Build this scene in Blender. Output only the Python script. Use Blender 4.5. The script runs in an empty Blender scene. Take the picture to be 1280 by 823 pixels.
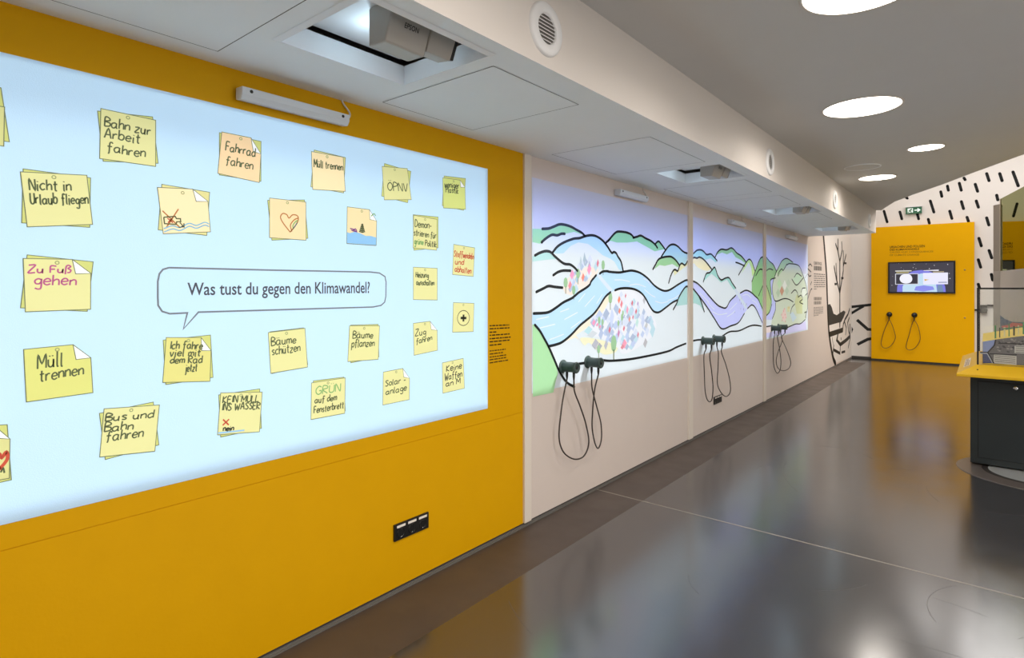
import bpy, bmesh, math, random
from math import radians, sin, cos, pi, sqrt
from mathutils import Vector
from mathutils.geometry import tessellate_polygon

S = bpy.context.scene
COL = S.collection
random.seed(7)

# ------------------------------------------------------------------ camera, view, lights
F = 721.0; TH = math.atan2(593, F); HZ = 361.0; CX = 2.251; CZ = 1.5
CT, ST = cos(TH), sin(TH)
cam = bpy.data.objects.new('camera', bpy.data.cameras.new('camera')); COL.objects.link(cam)
cam.data.sensor_width = 36; cam.data.lens = F / 1280 * 36; cam.data.shift_y = -(411.5 - HZ) / 1280
cam.data.clip_start = 0.05
cam.location = (CX, 0, CZ); cam.rotation_euler = (radians(90), 0, TH)
S.camera = cam
S.view_settings.view_transform = 'Standard'; S.view_settings.look = 'None'
S.view_settings.gamma = 1; S.view_settings.use_curve_mapping = False
S.view_settings.exposure = 0.0
w = bpy.data.worlds.new('world'); S.world = w; w.use_nodes = True
w.node_tree.nodes['Background'].inputs[0].default_value = (.9, .95, 1, 1)
w.node_tree.nodes['Background'].inputs[1].default_value = 0.15

WARM = (1.0, .93, .86); X_FILL = 6.35
def area(name, loc, size, power, col=WARM, shape='DISK', rot=(0, 0, 0), sy=None):
    l = bpy.data.lights.new(name, 'AREA'); l.shape = shape; l.size = size; l.energy = power; l.color = col
    if sy: l.size_y = sy
    o = bpy.data.objects.new(name, l); COL.objects.link(o); o.location = loc; o.rotation_euler = rot
    return o
# the hall's own downlights that stand outside the frame, and unseen area lights added to fill the high hall
for i, (x, y, p) in enumerate([(2.0, 1.0, 25), (1.9, -.9, 20), (3.4, -.4, 26), (3.6, 2.2, 27), (4.6, .3, 20)]):
    area('downlight', (x, y, 2.68), .44, p)
area('high_hall_fill', (3.0, 12.2, 4.55), 2.2, 78, (1, .98, .96), 'RECTANGLE', sy=2.6)
area('high_hall_fill', (4.6, 8.4, 4.55), 2.2, 78, (1, .98, .96), 'RECTANGLE', sy=2.6)
area('high_hall_fill', (1.0, 12.6, 4.55), 1.2, 24, (1, .98, .96), 'RECTANGLE', sy=1.6)
hl = area('far_end_fill', (1.9, 11.4, 4.5), .8, 74, (1, .93, .83)); hl.data.spread = radians(95)  # unseen warm light added to brighten the lower walls at the far end
area('right_side_fill', (X_FILL, 2.6, 1.35), 8.0, 165, (1, .985, .97), 'RECTANGLE', (0, radians(90), 0), 1.9)  # unseen soft fill added on the right to lift bulkhead and ceiling

BAYS = [(1.29, .06, 2.505), (4.18, 2.935, 5.425), (6.75, 5.55, 7.87), (9.17, 8.005, 10.33)]
GOBO = [  # (light y, y0, y1, z0, z1, top fade from, irradiance, colour)
    (1.29, .06, 2.505, .824, 2.195, None, .50, (.90, .96, 1.0)),
    (4.18, 2.935, 5.425, .825, 2.22, 1.82, .52, (.90, .96, 1.0)),
    (6.75, 5.55, 7.87, .825, 2.22, 1.82, .52, (.90, .96, 1.0)),
    (9.17, 8.005, 10.33, .825, 2.22, 1.82, .44, (.92, .96, 1.0))]
def projector_light(ly, y0, y1, z0, z1, fade, power, col):
    """the beam of an ultra short throw projector: a point source at the lens that only shines into the image rectangle"""
    PX, PZ = .66, 2.30
    l = bpy.data.lights.new('projector_beam', 'POINT'); l.energy = power * 4 * pi * pi; l.color = col; l.shadow_soft_size = .012
    o = bpy.data.objects.new('projector_beam', l); COL.objects.link(o); o.location = (PX, ly, PZ)
    l.use_nodes = True; nt = l.node_tree; N, L = nt.nodes, nt.links
    em = N['Emission']
    geo = N.new('ShaderNodeNewGeometry'); sep = N.new('ShaderNodeSeparateXYZ'); L.new(geo.outputs['Incoming'], sep.inputs[0])
    def M(op, a, b=None, c=None):
        n = N.new('ShaderNodeMath'); n.operation = op
        for i, v in enumerate((a, b, c)):
            if v is None: continue
            if isinstance(v, (int, float)): n.inputs[i].default_value = v
            else: L.new(v, n.inputs[i])
        return n.outputs[0]
    ca = M('MAXIMUM', M('MULTIPLY', sep.outputs[0], -1), .001)
    k = M('DIVIDE', PX, ca)
    hy = M('MULTIPLY', sep.outputs[1], k); hz = M('MULTIPLY', sep.outputs[2], k)
    def step(v, a, b):
        n = N.new('ShaderNodeMapRange'); n.interpolation_type = 'SMOOTHSTEP'
        L.new(v, n.inputs[0]); n.inputs[1].default_value = a; n.inputs[2].default_value = b
        return n.outputs[0]
    e = .004
    m = M('MULTIPLY', step(hy, y0 - ly - e, y0 - ly + e), step(hy, y1 - ly + e, y1 - ly - e))
    m = M('MULTIPLY', m, step(hz, z0 - PZ - e, z0 - PZ + e))
    if fade is None: m = M('MULTIPLY', m, step(hz, z1 - PZ + e, z1 - PZ - e))
    else: m = M('MULTIPLY', m, step(hz, z1 - PZ + .10, fade - PZ))
    m = M('MULTIPLY', m, M('LESS_THAN', sep.outputs[0], -.01))
    if fade is not None:   # the upper part of this image is a lavender sky
        mc = N.new('ShaderNodeMix'); mc.data_type = 'RGBA'; L.new(step(hz, 1.70 - PZ, 1.90 - PZ), mc.inputs[0])
        mc.inputs[6].default_value = (1, 1, 1, 1); mc.inputs[7].default_value = (.50, .68, 1.5, 1); L.new(mc.outputs[2], em.inputs[0])
    s = M('DIVIDE', PX * PX, M('POWER', ca, 3))
    L.new(M('MULTIPLY', m, s), em.inputs[1])
for g in GOBO: projector_light(*g)

# ------------------------------------------------------------------ measuring: a pixel's sight line cut with a plane of the room
def ray(px, py):
    u, v = (px - 640) / F, (HZ - py) / F
    return Vector((-ST + u * CT, CT + u * ST, v))
CAM = Vector((CX, 0, CZ))
def onx(px, py, x=0.0):
    d = ray(px, py); return CAM + d * ((x - CX) / d.x)
def ony(px, py, y):
    d = ray(px, py); return CAM + d * (y / d.y)
def onz(px, py, z):
    d = ray(px, py); return CAM + d * ((z - CZ) / d.z)

# ------------------------------------------------------------------ materials
def lin(c):
    if isinstance(c, str): c = tuple(int(c[i:i + 2], 16) for i in (0, 2, 4))
    return tuple(((v / 255) / 12.92 if v / 255 <= .04045 else ((v / 255 + .055) / 1.055) ** 2.4) for v in c)
MATS = {}
def mat(name, col, rough=.5, metal=0, emit=None, es=1, bump=0, bscale=60, var=0, coat=0, spec=.5):
    if name in MATS: return MATS[name]
    m = bpy.data.materials.new(name); m.use_nodes = True; nt = m.node_tree; b = nt.nodes['Principled BSDF']
    c = lin(col)
    b.inputs['Base Color'].default_value = (*c, 1); b.inputs['Roughness'].default_value = rough; b.inputs['Metallic'].default_value = metal
    b.inputs['Specular IOR Level'].default_value = spec
    if coat: b.inputs['Coat Weight'].default_value = coat; b.inputs['Coat Roughness'].default_value = .08
    if emit is not None:
        b.inputs['Emission Color'].default_value = (*lin(emit), 1); b.inputs['Emission Strength'].default_value = es
    tc = nt.nodes.new('ShaderNodeTexCoord')
    if bump or var:
        n = nt.nodes.new('ShaderNodeTexNoise'); n.inputs['Scale'].default_value = bscale; n.inputs['Detail'].default_value = 4
        nt.links.new(tc.outputs['Object'], n.inputs['Vector'])
        if bump:
            bp = nt.nodes.new('ShaderNodeBump'); bp.inputs['Strength'].default_value = bump; bp.inputs['Distance'].default_value = .004
            nt.links.new(n.outputs[0], bp.inputs['Height']); nt.links.new(bp.outputs[0], b.inputs['Normal'])
        if var:
            n2 = nt.nodes.new('ShaderNodeTexNoise'); n2.inputs['Scale'].default_value = bscale / 12; n2.inputs['Detail'].default_value = 3
            nt.links.new(tc.outputs['Object'], n2.inputs['Vector'])
            mx = nt.nodes.new('ShaderNodeMix'); mx.data_type = 'RGBA'
            mx.inputs[6].default_value = (*[v * (1 - var) for v in c], 1); mx.inputs[7].default_value = (*[min(1, v * (1 + var)) for v in c], 1)
            nt.links.new(n2.outputs[0], mx.inputs[0]); nt.links.new(mx.outputs[2], b.inputs['Base Color'])
    MATS[name] = m
    return m
def flat(hexcol): return mat('ink_' + hexcol, hexcol, .6, spec=.2)

YEL = mat('yellow_paint', 'dca400', .5, bump=.12, bscale=90, var=.03, spec=.12)
YEL2 = mat('yellow_board', 'eaad00', .45, bump=.05, bscale=90, var=.02, spec=.12)
BEIGE = mat('warm_white_paint', 'dccfc6', .55, bump=.12, bscale=90, var=.015, spec=.3)
WHITE = mat('white_wall_paint', 'e6e0da', .6, bump=.1, bscale=90, spec=.3)
PLASTER = mat('ceiling_plaster', 'd2d1cf', .8, bump=.06, bscale=50, var=.02, spec=.2)
SOFFIT = mat('soffit_board', 'f2f5f6', .7, bump=.05, bscale=60, var=.015, spec=.2)
GAP = mat('shadow_gap', '4c4e4e', .8)
PLASTIC = mat('white_plastic', 'e4e4e4', .4)
PLASTIC2 = mat('cool_white_plastic', 'eef1f4', .45)
GREYPL = mat('grey_plastic', 'aca79f', .35, bump=.03)
BLACK = mat('black_plastic', '141414', .35)
BLACKP = mat('black_paint', '1a1a1a', .6, spec=.25)
GREEN_DK = mat('dark_green_lacquer', '3a4c49', .35, bump=.05)
CABLE = mat('brown_black_cable', '3b322a', .45)
COPPER = mat('brown_cable', '6b4a1c', .45)
BASE = mat('baseboard_dark', '3b3835', .5)
STRIPM = mat('baseboard_lip', '6a6762', .4)
CABM = mat('anthracite_metal', '1f2729', .4, bump=.04, bscale=200)
CABM2 = mat('anthracite_door', '21292c', .38, bump=.04, bscale=200)
CHROME = mat('chrome', 'd8d8d8', .15, 1)
TRAY = mat('yellow_tray', 'e2b200', .4, bump=.03)
SCREENW = mat('projection_white', 'c2e2fc', .8, bump=.15, bscale=300, spec=.15)

def glass_mat(name, tint, refl=.25, alpha=.12):
    m = bpy.data.materials.new(name); m.use_nodes = True; nt = m.node_tree; nt.nodes.clear()
    o = nt.nodes.new('ShaderNodeOutputMaterial'); t = nt.nodes.new('ShaderNodeBsdfTransparent'); g = nt.nodes.new('ShaderNodeBsdfGlossy')
    g.inputs['Roughness'].default_value = .01; t.inputs[0].default_value = (*tint, 1); g.inputs[0].default_value = (*[min(1, v * 1.05) for v in tint], 1)
    mx = nt.nodes.new('ShaderNodeMixShader'); mx.inputs[0].default_value = refl
    nt.links.new(t.outputs[0], mx.inputs[1]); nt.links.new(g.outputs[0], mx.inputs[2]); nt.links.new(mx.outputs[0], o.inputs[0])
    MATS[name] = m; return m
GLASS = glass_mat('case_glass', (.975, .985, .98), .045)
MIRROR = glass_mat('tinted_mirror_glass', (.40, .42, .24), .85)

def floor_mat(name, c0, c1, rough, ior):
    m = bpy.data.materials.new(name); m.use_nodes = True; nt = m.node_tree; N, L = nt.nodes, nt.links; b = N['Principled BSDF']
    tc = N.new('ShaderNodeTexCoord')
    n1 = N.new('ShaderNodeTexNoise'); n1.inputs['Scale'].default_value = 2.2; n1.inputs['Detail'].default_value = 8; n1.inputs['Roughness'].default_value = .65
    L.new(tc.outputs['Object'], n1.inputs['Vector'])
    cr = N.new('ShaderNodeValToRGB'); cr.color_ramp.elements[0].position = .3; cr.color_ramp.elements[1].position = .75
    cr.color_ramp.elements[0].color = (*lin(c0), 1); cr.color_ramp.elements[1].color = (*lin(c1), 1)
    L.new(n1.outputs[0], cr.inputs[0])
    L.new(cr.outputs[0], b.inputs['Base Color'])
    n3 = N.new('ShaderNodeTexNoise'); n3.inputs['Scale'].default_value = 5; n3.inputs['Detail'].default_value = 2; L.new(tc.outputs['Object'], n3.inputs['Vector'])
    rr = N.new('ShaderNodeMapRange'); rr.inputs[1].default_value = .3; rr.inputs[2].default_value = .7; rr.inputs[3].default_value = rough * .92; rr.inputs[4].default_value = rough * 1.1
    L.new(n3.outputs[0], rr.inputs[0]); L.new(rr.outputs[0], b.inputs['Roughness'])
    b.inputs['IOR'].default_value = ior
    MATS[name] = m; return m
FLOOR = floor_mat('polished_anthracite_screed', '29292b', '343336', .18, 2.5)
FLOORB = floor_mat('brown_floor_border', '453b36', '52473f', .45, 1.5)

# ------------------------------------------------------------------ mesh building
def catmull(pts, n=8, closed=False):
    P = [Vector(p) for p in pts]
    if len(P) < 3: return P
    out = []
    cnt = len(P) if closed else len(P) - 1
    for i in range(cnt):
        if closed: a, b, c, d = P[i - 1], P[i], P[(i + 1) % len(P)], P[(i + 2) % len(P)]
        else:
            a = P[i - 1] if i > 0 else P[0] * 2 - P[1]; b = P[i]; c = P[i + 1]; d = P[i + 2] if i + 2 < len(P) else P[-1] * 2 - P[-2]
        for k in range(n):
            t = k / n
            out.append(.5 * ((2 * b) + (c - a) * t + (2 * a - 5 * b + 4 * c - d) * t * t + (3 * b - a - 3 * c + d) * t ** 3))
    if not closed: out.append(P[-1])
    return out

class MB:
    def __init__(s): s.v = []; s.f = []; s.m = []; s.sm = []
    def face(s, idx, mi=0, sm=False): s.f.append(tuple(idx)); s.m.append(mi); s.sm.append(sm)
    def quad(s, a, b, c, d, mi=0):
        i = len(s.v); s.v += [Vector(a), Vector(b), Vector(c), Vector(d)]; s.face((i, i + 1, i + 2, i + 3), mi)
    def poly(s, pts, mi=0):
        i = len(s.v); P = [Vector(p) for p in pts]; s.v += P
        if len(P) == 4 or len(P) == 3 and True:
            s.face(range(i, i + len(P)), mi); return
        for t in tessellate_polygon([P]): s.face([i + k for k in t], mi)
    def prism(s, pts, d, mi=0, side=None):
        """a polygon given thickness along the vector d"""
        P = [Vector(p) for p in pts]; d = Vector(d); s.poly(P, mi); s.poly([p + d for p in P], mi if side is None else side)
        for k in range(len(P)):
            a, b = P[k - 1], P[k]; s.quad(a, b, b + d, a + d, mi if side is None else side)
    def box(s, a, b, mi=0):
        x0, y0, z0 = a; x1, y1, z1 = b; i = len(s.v)
        s.v += [Vector(p) for p in ((x0, y0, z0), (x1, y0, z0), (x1, y1, z0), (x0, y1, z0), (x0, y0, z1), (x1, y0, z1), (x1, y1, z1), (x0, y1, z1))]
        for q in ((0, 3, 2, 1), (4, 5, 6, 7), (0, 1, 5, 4), (1, 2, 6, 5), (2, 3, 7, 6), (3, 0, 4, 7)): s.face([i + k for k in q], mi)
    def tube(s, pts, r, mi=0, n=8, caps=True):
        P = [Vector(p) for p in pts]; R = r if isinstance(r, (list, tuple)) else [r] * len(P); i0 = len(s.v); u = None
        for k, p in enumerate(P):
            t = (P[min(k + 1, len(P) - 1)] - P[max(k - 1, 0)]).normalized()
            if u is None:
                u = t.orthogonal().normalized()
            u = (u - t * u.dot(t)).normalized(); w_ = t.cross(u)
            s.v += [p + (u * cos(2 * pi * a / n) + w_ * sin(2 * pi * a / n)) * R[k] for a in range(n)]
        for k in range(len(P) - 1):
            for a in range(n):
                b = (a + 1) % n; s.face((i0 + k * n + a, i0 + k * n + b, i0 + (k + 1) * n + b, i0 + (k + 1) * n + a), mi, True)
        if caps:
            s.face([i0 + a for a in range(n)][::-1], mi); s.face([i0 + (len(P) - 1) * n + a for a in range(n)], mi)
    def disc(s, c, r, nrm, mi=0, n=48, r_in=0):
        nrm = Vector(nrm).normalized(); u = nrm.orthogonal().normalized(); w_ = nrm.cross(u); c = Vector(c); i = len(s.v)
        ring = [c + (u * cos(2 * pi * a / n) + w_ * sin(2 * pi * a / n)) * r for a in range(n)]
        s.v += ring
        if not r_in: s.face(range(i, i + n), mi)
        else:
            s.v += [c + (p - c) * (r_in / r) for p in ring]
            for a in range(n): b = (a + 1) % n; s.face((i + a, i + b, i + n + b, i + n + a), mi)
    def lathe(s, c, nrm, prof, mi=0, n=48, smooth=True):
        """profile of (radius, height along nrm)"""
        nrm = Vector(nrm).normalized(); u = nrm.orthogonal().normalized(); w_ = nrm.cross(u); c = Vector(c); i = len(s.v)
        for r, h in prof: s.v += [c + nrm * h + (u * cos(2 * pi * a / n) + w_ * sin(2 * pi * a / n)) * r for a in range(n)]
        for k in range(len(prof) - 1):
            for a in range(n): b = (a + 1) % n; s.face((i + k * n + a, i + k * n + b, i + (k + 1) * n + b, i + (k + 1) * n + a), mi, smooth)
    def ribbon(s, pts, wd, nrm, mi=0, round_ends=True):
        """a stroke of constant width lying in the plane with normal nrm"""
        P = [Vector(p) for p in pts]; P = [p for k, p in enumerate(P) if k == 0 or (p - P[k - 1]).length > 1e-6]
        if len(P) < 2: return
        nrm = Vector(nrm); i = len(s.v); h = wd / 2
        for k, p in enumerate(P):
            d1 = (P[k] - P[k - 1]).normalized() if k else (P[1] - P[0]).normalized()
            d2 = (P[k + 1] - P[k]).normalized() if k < len(P) - 1 else d1
            t = d1 + d2; t = d1 if t.length < .3 else t.normalized()
            sd = nrm.cross(t); kk = 1 / max(.55, abs(t.dot(d1)))
            s.v += [p + sd * h * kk, p - sd * h * kk]
        for k in range(len(P) - 1): a = i + 2 * k; s.face((a, a + 1, a + 3, a + 2), mi)
        if round_ends:
            for p in (P[0], P[-1]):
                u = nrm.orthogonal().normalized(); w_ = nrm.cross(u); j = len(s.v)
                s.v += [p + (u * cos(pi * a / 4) + w_ * sin(pi * a / 4)) * h for a in range(8)]; s.face(range(j, j + 8), mi)
    def build(s, name, mats, parent=None, loc=None, bevel=0):
        me = bpy.data.meshes.new(name)
        if loc is None:
            if parent is not None: loc = Vector(parent['_w'])
            else:
                lo = Vector([min(p[k] for p in s.v) for k in range(3)]); hi = Vector([max(p[k] for p in s.v) for k in range(3)])
                loc = Vector(((lo.x + hi.x) / 2, (lo.y + hi.y) / 2, lo.z))
        loc = Vector(loc)
        me.from_pydata([tuple(p - loc) for p in s.v], [], s.f)
        for m in (mats if isinstance(mats, (list, tuple)) else [mats]): me.materials.append(m)
        for p, mi, sm in zip(me.polygons, s.m, s.sm): p.material_index = mi; p.use_smooth = sm
        bm = bmesh.new(); bm.from_mesh(me); bmesh.ops.remove_doubles(bm, verts=bm.verts, dist=1e-6)
        bmesh.ops.recalc_face_normals(bm, faces=bm.faces); bm.to_mesh(me); bm.free()
        o = bpy.data.objects.new(name, me); COL.objects.link(o)
        if parent is not None:
            o.parent = parent; o.location = loc - Vector(parent['_w'])
        else: o.location = loc
        o['_w'] = tuple(loc)
        if bevel:
            b = o.modifiers.new('bevel', 'BEVEL'); b.width = bevel; b.segments = 2; b.limit_method = 'ANGLE'; b.angle_limit = radians(50)
        return o

def tag(o, label=None, cat=None, group=None, kind=None):
    if label: o['label'] = label
    if cat: o['category'] = cat
    if group: o['group'] = group
    if kind: o['kind'] = kind
    return o
def thing(name, loc, label, cat, group=None):
    o = bpy.data.objects.new(name, None); COL.objects.link(o); o.location = loc; o['_w'] = tuple(loc); o.empty_display_size = .1
    return tag(o, label, cat, group)
def struct(o): o['kind'] = 'structure'; return o

def text_mesh(txt, mb, mapf, mi=0, spacing=1.0, bold=0.0):
    """adds the outlines of txt, one text unit tall, through mapf(x, y, width, height)"""
    cu = bpy.data.curves.new('t', 'FONT'); cu.body = txt; cu.size = 1; cu.space_character = spacing; cu.offset = bold; cu.resolution_u = 3
    ob = bpy.data.objects.new('t', cu); COL.objects.link(ob)
    me = bpy.data.meshes.new_from_object(ob)
    xs = [v.co.x for v in me.vertices]; ys = [v.co.y for v in me.vertices]
    if xs:
        x0, x1, y0, y1 = min(xs), max(xs), min(ys), max(ys); i = len(mb.v)
        for v in me.vertices: mb.v.append(Vector(mapf((v.co.x - x0) / (x1 - x0), (v.co.y - y0) / (y1 - y0))))
        for p in me.polygons: mb.face([i + k for k in p.vertices], mi)
    bpy.data.objects.remove(ob); bpy.data.meshes.remove(me); bpy.data.curves.remove(cu)
def quadmap(tl, tr, br, bl):
    tl, tr, br, bl = map(Vector, (tl, tr, br, bl))
    return lambda u, v: (bl * (1 - u) + br * u) * (1 - v) + (tl * (1 - u) + tr * u) * v
def text_rows(mb, qm, rows, wd, nrm, mi=0, seed=1):
    """rows of small type too fine to read: word-long dashes. rows: (v, u0, u1)"""
    r = random.Random(seed)
    for v, u0, u1 in rows:
        u = u0
        while u < u1 - .01:
            l = min(r.uniform(.06, .22), u1 - u); mb.ribbon([qm(u, v), qm(u + l, v)], wd, nrm, mi, False); u += l + .03

# ------------------------------------------------------------------ the room
X1, Y0, Y1, ZT = 6.4, -3.0, 14.3, 4.6
SX, SZ, SE, CZL = .945, 2.351, 10.35, 2.70     # soffit front, underside, end; low ceiling
mb = MB(); mb.box((.375, Y0, -.1), (X1, 3.722, 0)); mb.box((.375, 3.734, -.1), (X1, Y1, 0)); mb.box((0, 13.5, -.1), (.375, Y1, 0))
rs = random.Random(21)
for k in range(46):   # thin curved scuffs in the polish
    x, y, r0, a0 = rs.uniform(.5, 3.2), rs.uniform(.8, 6.5), rs.uniform(.15, 1.3), rs.uniform(0, 6.3); da = rs.uniform(.2, .8) / max(.4, r0)
    pts = [Vector((x + r0 * cos(a0 + da * q / 10), y + r0 * sin(a0 + da * q / 10), .0004)) for q in range(11)]
    if min(p.x for p in pts) > .4 and not any(3.7 < p.y < 3.75 for p in pts): mb.ribbon(pts, rs.choice((.0012, .0016, .0024)), (0, 0, 1), 1, False)
struct(mb.build('floor', [FLOOR, mat('scuff', '5c5a58', .4)], loc=(0, 0, 0)))
mb = MB(); mb.box((-.1, Y0, -.1), (.3745, 3.722, 0)); mb.box((-.1, 3.734, -.1), (.3745, 13.5, 0))
struct(mb.build('floor', FLOORB, loc=(0, 0, 0)))
mb = MB(); mb.box((0, 3.722, -.1), (X1, 3.734, .0006))
struct(mb.build('trim_1', mat('floor_joint', '8c857c', .5)))

mb = MB()
mb.box((-.12, Y0, .024), (0, 2.87, .722), 0); mb.box((-.12, Y0, .7245), (0, 2.87, 2.40), 0); mb.box((-.12, Y0, .7), (-.003, 2.87, .75), 0)
mb.box((-.12, 2.87, .024), (0, SE, 2.40), 1); mb.box((-.12, SE, .024), (0, Y1 + .1, ZT), 1); mb.box((-.12, Y0, 2.40), (0, SE, ZT), 1)
struct(mb.build('wall_left', [YEL, BEIGE]))
for k, (a, b) in enumerate([(2.845, 2.915), (5.435, 5.535), (7.885, 7.985)]):
    mb = MB(); mb.box((-.01, a, .024), (.016, b, SZ)); struct(mb.build('trim_%d' % (k + 2), mat('profile_strip', 'e6dccf', .4), bevel=.004))
mb = MB(); mb.box((-.1, Y0, 0), (-.004, Y1, .026), 1); mb.box((-.004, Y0, 0), (.010, Y1, .008), 0); mb.box((-.003, Y0, .008), (.003, Y1, .014), 0)
struct(mb.build('baseboard_left', [STRIPM, BASE]))
mb = MB(); mb.box((-.12, Y1, 0), (X1, Y1 + .12, ZT), 0)
DASH = [((411, 250), (427, 305)), ((489, 254), (499, 290)), ((574, 262), (581, 290)), ((628, 290), (634, 311)), ((638, 200), (656, 257)), ((689, 155), (695, 180)),
        ((722, 127), (727, 150)), ((780, 113), (790, 150)), ((858, 118), (870, 155)), ((790, 203), (801, 240)), ((863, 200), (874, 233)), ((733, 250), (744, 288)),
        ((818, 280), (825, 302)), ((914, 66), (926, 103)), ((978, 66), (990, 103)), ((1043, 58), (1069, 128)), ((963, 172), (969, 197)), ((914, 283), (925, 320)),
        ((876, 383), (888, 422)), ((926, 443), (939, 481)), ((873, 488), (885, 527)), ((937, 560), (944, 590)), ((873, 608), (879, 628)), ((803, 88), (809, 98)), ((520, 184), (526, 189)),
        ((1000, 225), (1010, 260)), ((985, 390), (996, 430)), ((1070, 300), (1080, 340)), ((1060, 180), (1072, 220))]
for a, b in DASH:
    p = [ony(1000 + q[0] / 3.918, 200 + q[1] / 3.918, Y1 - .002) for q in (a, b)]
    mb.ribbon(p, .047, (0, -1, 0), 1)
struct(mb.build('wall_far', [WHITE, BLACKP]))
mb = MB(); mb.box((0, Y1 - .012, 0), (X1, Y1, .05)); struct(mb.build('baseboard_far', BASE))
mb = MB(); mb.box((X1, Y0, 0), (X1 + .12, Y1, ZT)); struct(mb.build('wall_right', WHITE))
mb = MB(); mb.box((-.12, Y0 - .12, 0), (X1, Y0, ZT)); struct(mb.build('wall_back', WHITE))
mb = MB(); mb.box((-.12, Y0, ZT), (X1, Y1, ZT + .1)); struct(mb.build('ceiling', WHITE))
# low plaster ceiling: ends in a slanting edge, the high hall lies beyond it
edge = [onz(*p, CZL) for p in ((1280, 193), (1218, 215.5), (1180, 230), (1140, 244), (1118, 252.5), (1106, 260), (1102, 263.2))]
e0 = edge[0]; ed = (edge[0] - edge[1]).normalized(); far = e0 + ed * ((X1 - e0.x) / ed.x)
poly = [Vector((SX - .02, Y0, CZL)), Vector((X1, Y0, CZL)), Vector((X1, far.y, CZL))] + edge + [Vector((SX + .0, SE, CZL)), Vector((SX - .02, SE, CZL))]
mb = MB(); mb.prism(poly, (0, 0, .22)); struct(mb.build('ceiling', PLASTER))

# bulkhead with its underside, opened above each bay
HX0, HX1, HW = .39, .855, .27
mb = MB(); ys = [Y0] + [q for c, _, _ in BAYS for q in (c - HW, c + HW)] + [SE]
for k in range(len(ys) - 1):
    a, b = ys[k], ys[k + 1]
    if k % 2 == 0: mb.quad((0, a, SZ), (SX, a, SZ), (SX, b, SZ), (0, b, SZ), 0)
    else:
        mb.quad((0, a, SZ), (HX0, a, SZ), (HX0, b, SZ), (0, b, SZ), 0); mb.quad((HX1, a, SZ), (SX, a, SZ), (SX, b, SZ), (HX1, b, SZ), 0)
mb.quad((SX, Y0, SZ), (SX, SE, SZ), (SX, SE, CZL + .22), (SX, Y0, CZL + .22), 1)
mb.quad((0, SE, SZ), (SX, SE, SZ), (SX, SE, CZL + .22), (0, SE, CZL + .22), 1)
mb.quad((0, Y0, CZL + .22), (SX, Y0, CZL + .22), (SX, SE, CZL + .22), (0, SE, CZL + .22), 1)
mb.quad((0, Y0, SZ), (SX, Y0, SZ), (SX, Y0, CZL + .22), (0, Y0, CZL + .22), 1)
struct(mb.build('bulkhead', [SOFFIT, mat('bulkhead_paint', 'd8d1ca', .6, bump=.05, bscale=60, spec=.25)]))

# ------------------------------------------------------------------ lamps, smoke alarm and vents
LENS = mat('lamp_diffuser', 'ffffff', .5, emit='fff4e6', es=7)
RIM = mat('lamp_rim', 'cfcac4', .4)
LG = 'round recessed ceiling lamps'
for (px, py, D, lab) in [(1076.5, -14, .42, 'round lit ceiling lamp cut off by the top of the photo'), (1077, 134, .444, 'large round lit ceiling lamp, the biggest one fully in view'),
                    (1157.5, 184.5, .25, 'small round lit ceiling lamp, the rightmost one'), (1096.5, 222, .335, 'round lit ceiling lamp farthest back, next to the flush disc')]:
    c = onz(px, py, CZL)
    t = thing('ceiling_lamp', c, lab, 'ceiling lamp', LG)
    mb = MB(); mb.lathe(c, (0, 0, -1), [(D / 2 + .016, -.002), (D / 2 + .014, .004), (D / 2 + .002, .005), (D / 2, .001)]); mb.build('rim', RIM, t)
    mb = MB(); mb.disc(c - Vector((0, 0, .0025)), D / 2 + .001, (0, 0, -1)); mb.build('diffuser', LENS, t)
    a = area('ceiling_lamp_light', c - Vector((0, 0, .012)), D, 60 * D * D, WARM); a.data.spread = radians(160)
c = onz(1078, 208.7, CZL)
t = thing('ceiling_disc', c, 'flat round unlit disc flush in the grey ceiling', 'ceiling disc')
mb = MB(); mb.lathe(c, (0, 0, -1), [(.16, 0), (.16, .006), (.15, .009), (.148, .004)]); mb.build('ring', PLASTIC2, t)
mb = MB(); mb.disc(c - Vector((0, 0, .004)), .148, (0, 0, -1)); mb.build('cover', PLASTER, t)

VL = ['round white slatted vent high on the bulkhead, the nearest and largest', 'round white vent on the bulkhead, second nearest of the row',
      'round white vent on the bulkhead, third of the row', 'round white vent at the far end of the bulkhead']
for (y, z), lab in zip([(1.79, 2.494), (4.749, 2.486), (7.24, 2.49), (9.70, 2.478)], VL):
    c = Vector((SX, y, z)); t = thing('wall_vent', c, lab, 'vent', 'round vents along the bulkhead')
    mb = MB(); mb.lathe(c, (1, 0, 0), [(.103, 0), (.101, .008), (.094, .013), (.064, .014), (.058, .010), (.056, .0025)]); mb.build('flange', PLASTIC, t)
    mb = MB(); mb.disc(c + Vector((.0015, 0, 0)), .058, (1, 0, 0)); mb.build('duct_mouth', mat('duct_dark', '8f8a85', .8), t)
    for k in range(8):
        zz = -.049 + k * .014; hw = sqrt(max(.0, .0565 ** 2 - zz ** 2))
        if hw < .012: continue
        mb = MB(); mb.prism([(SX + .002, y - hw, z + zz + .008), (SX + .010, y - hw, z + zz), (SX + .0115, y - hw, z + zz + .0012), (SX + .0035, y - hw, z + zz + .0092)], (0, 2 * hw, 0)); mb.build('slat', PLASTIC, t)

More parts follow.
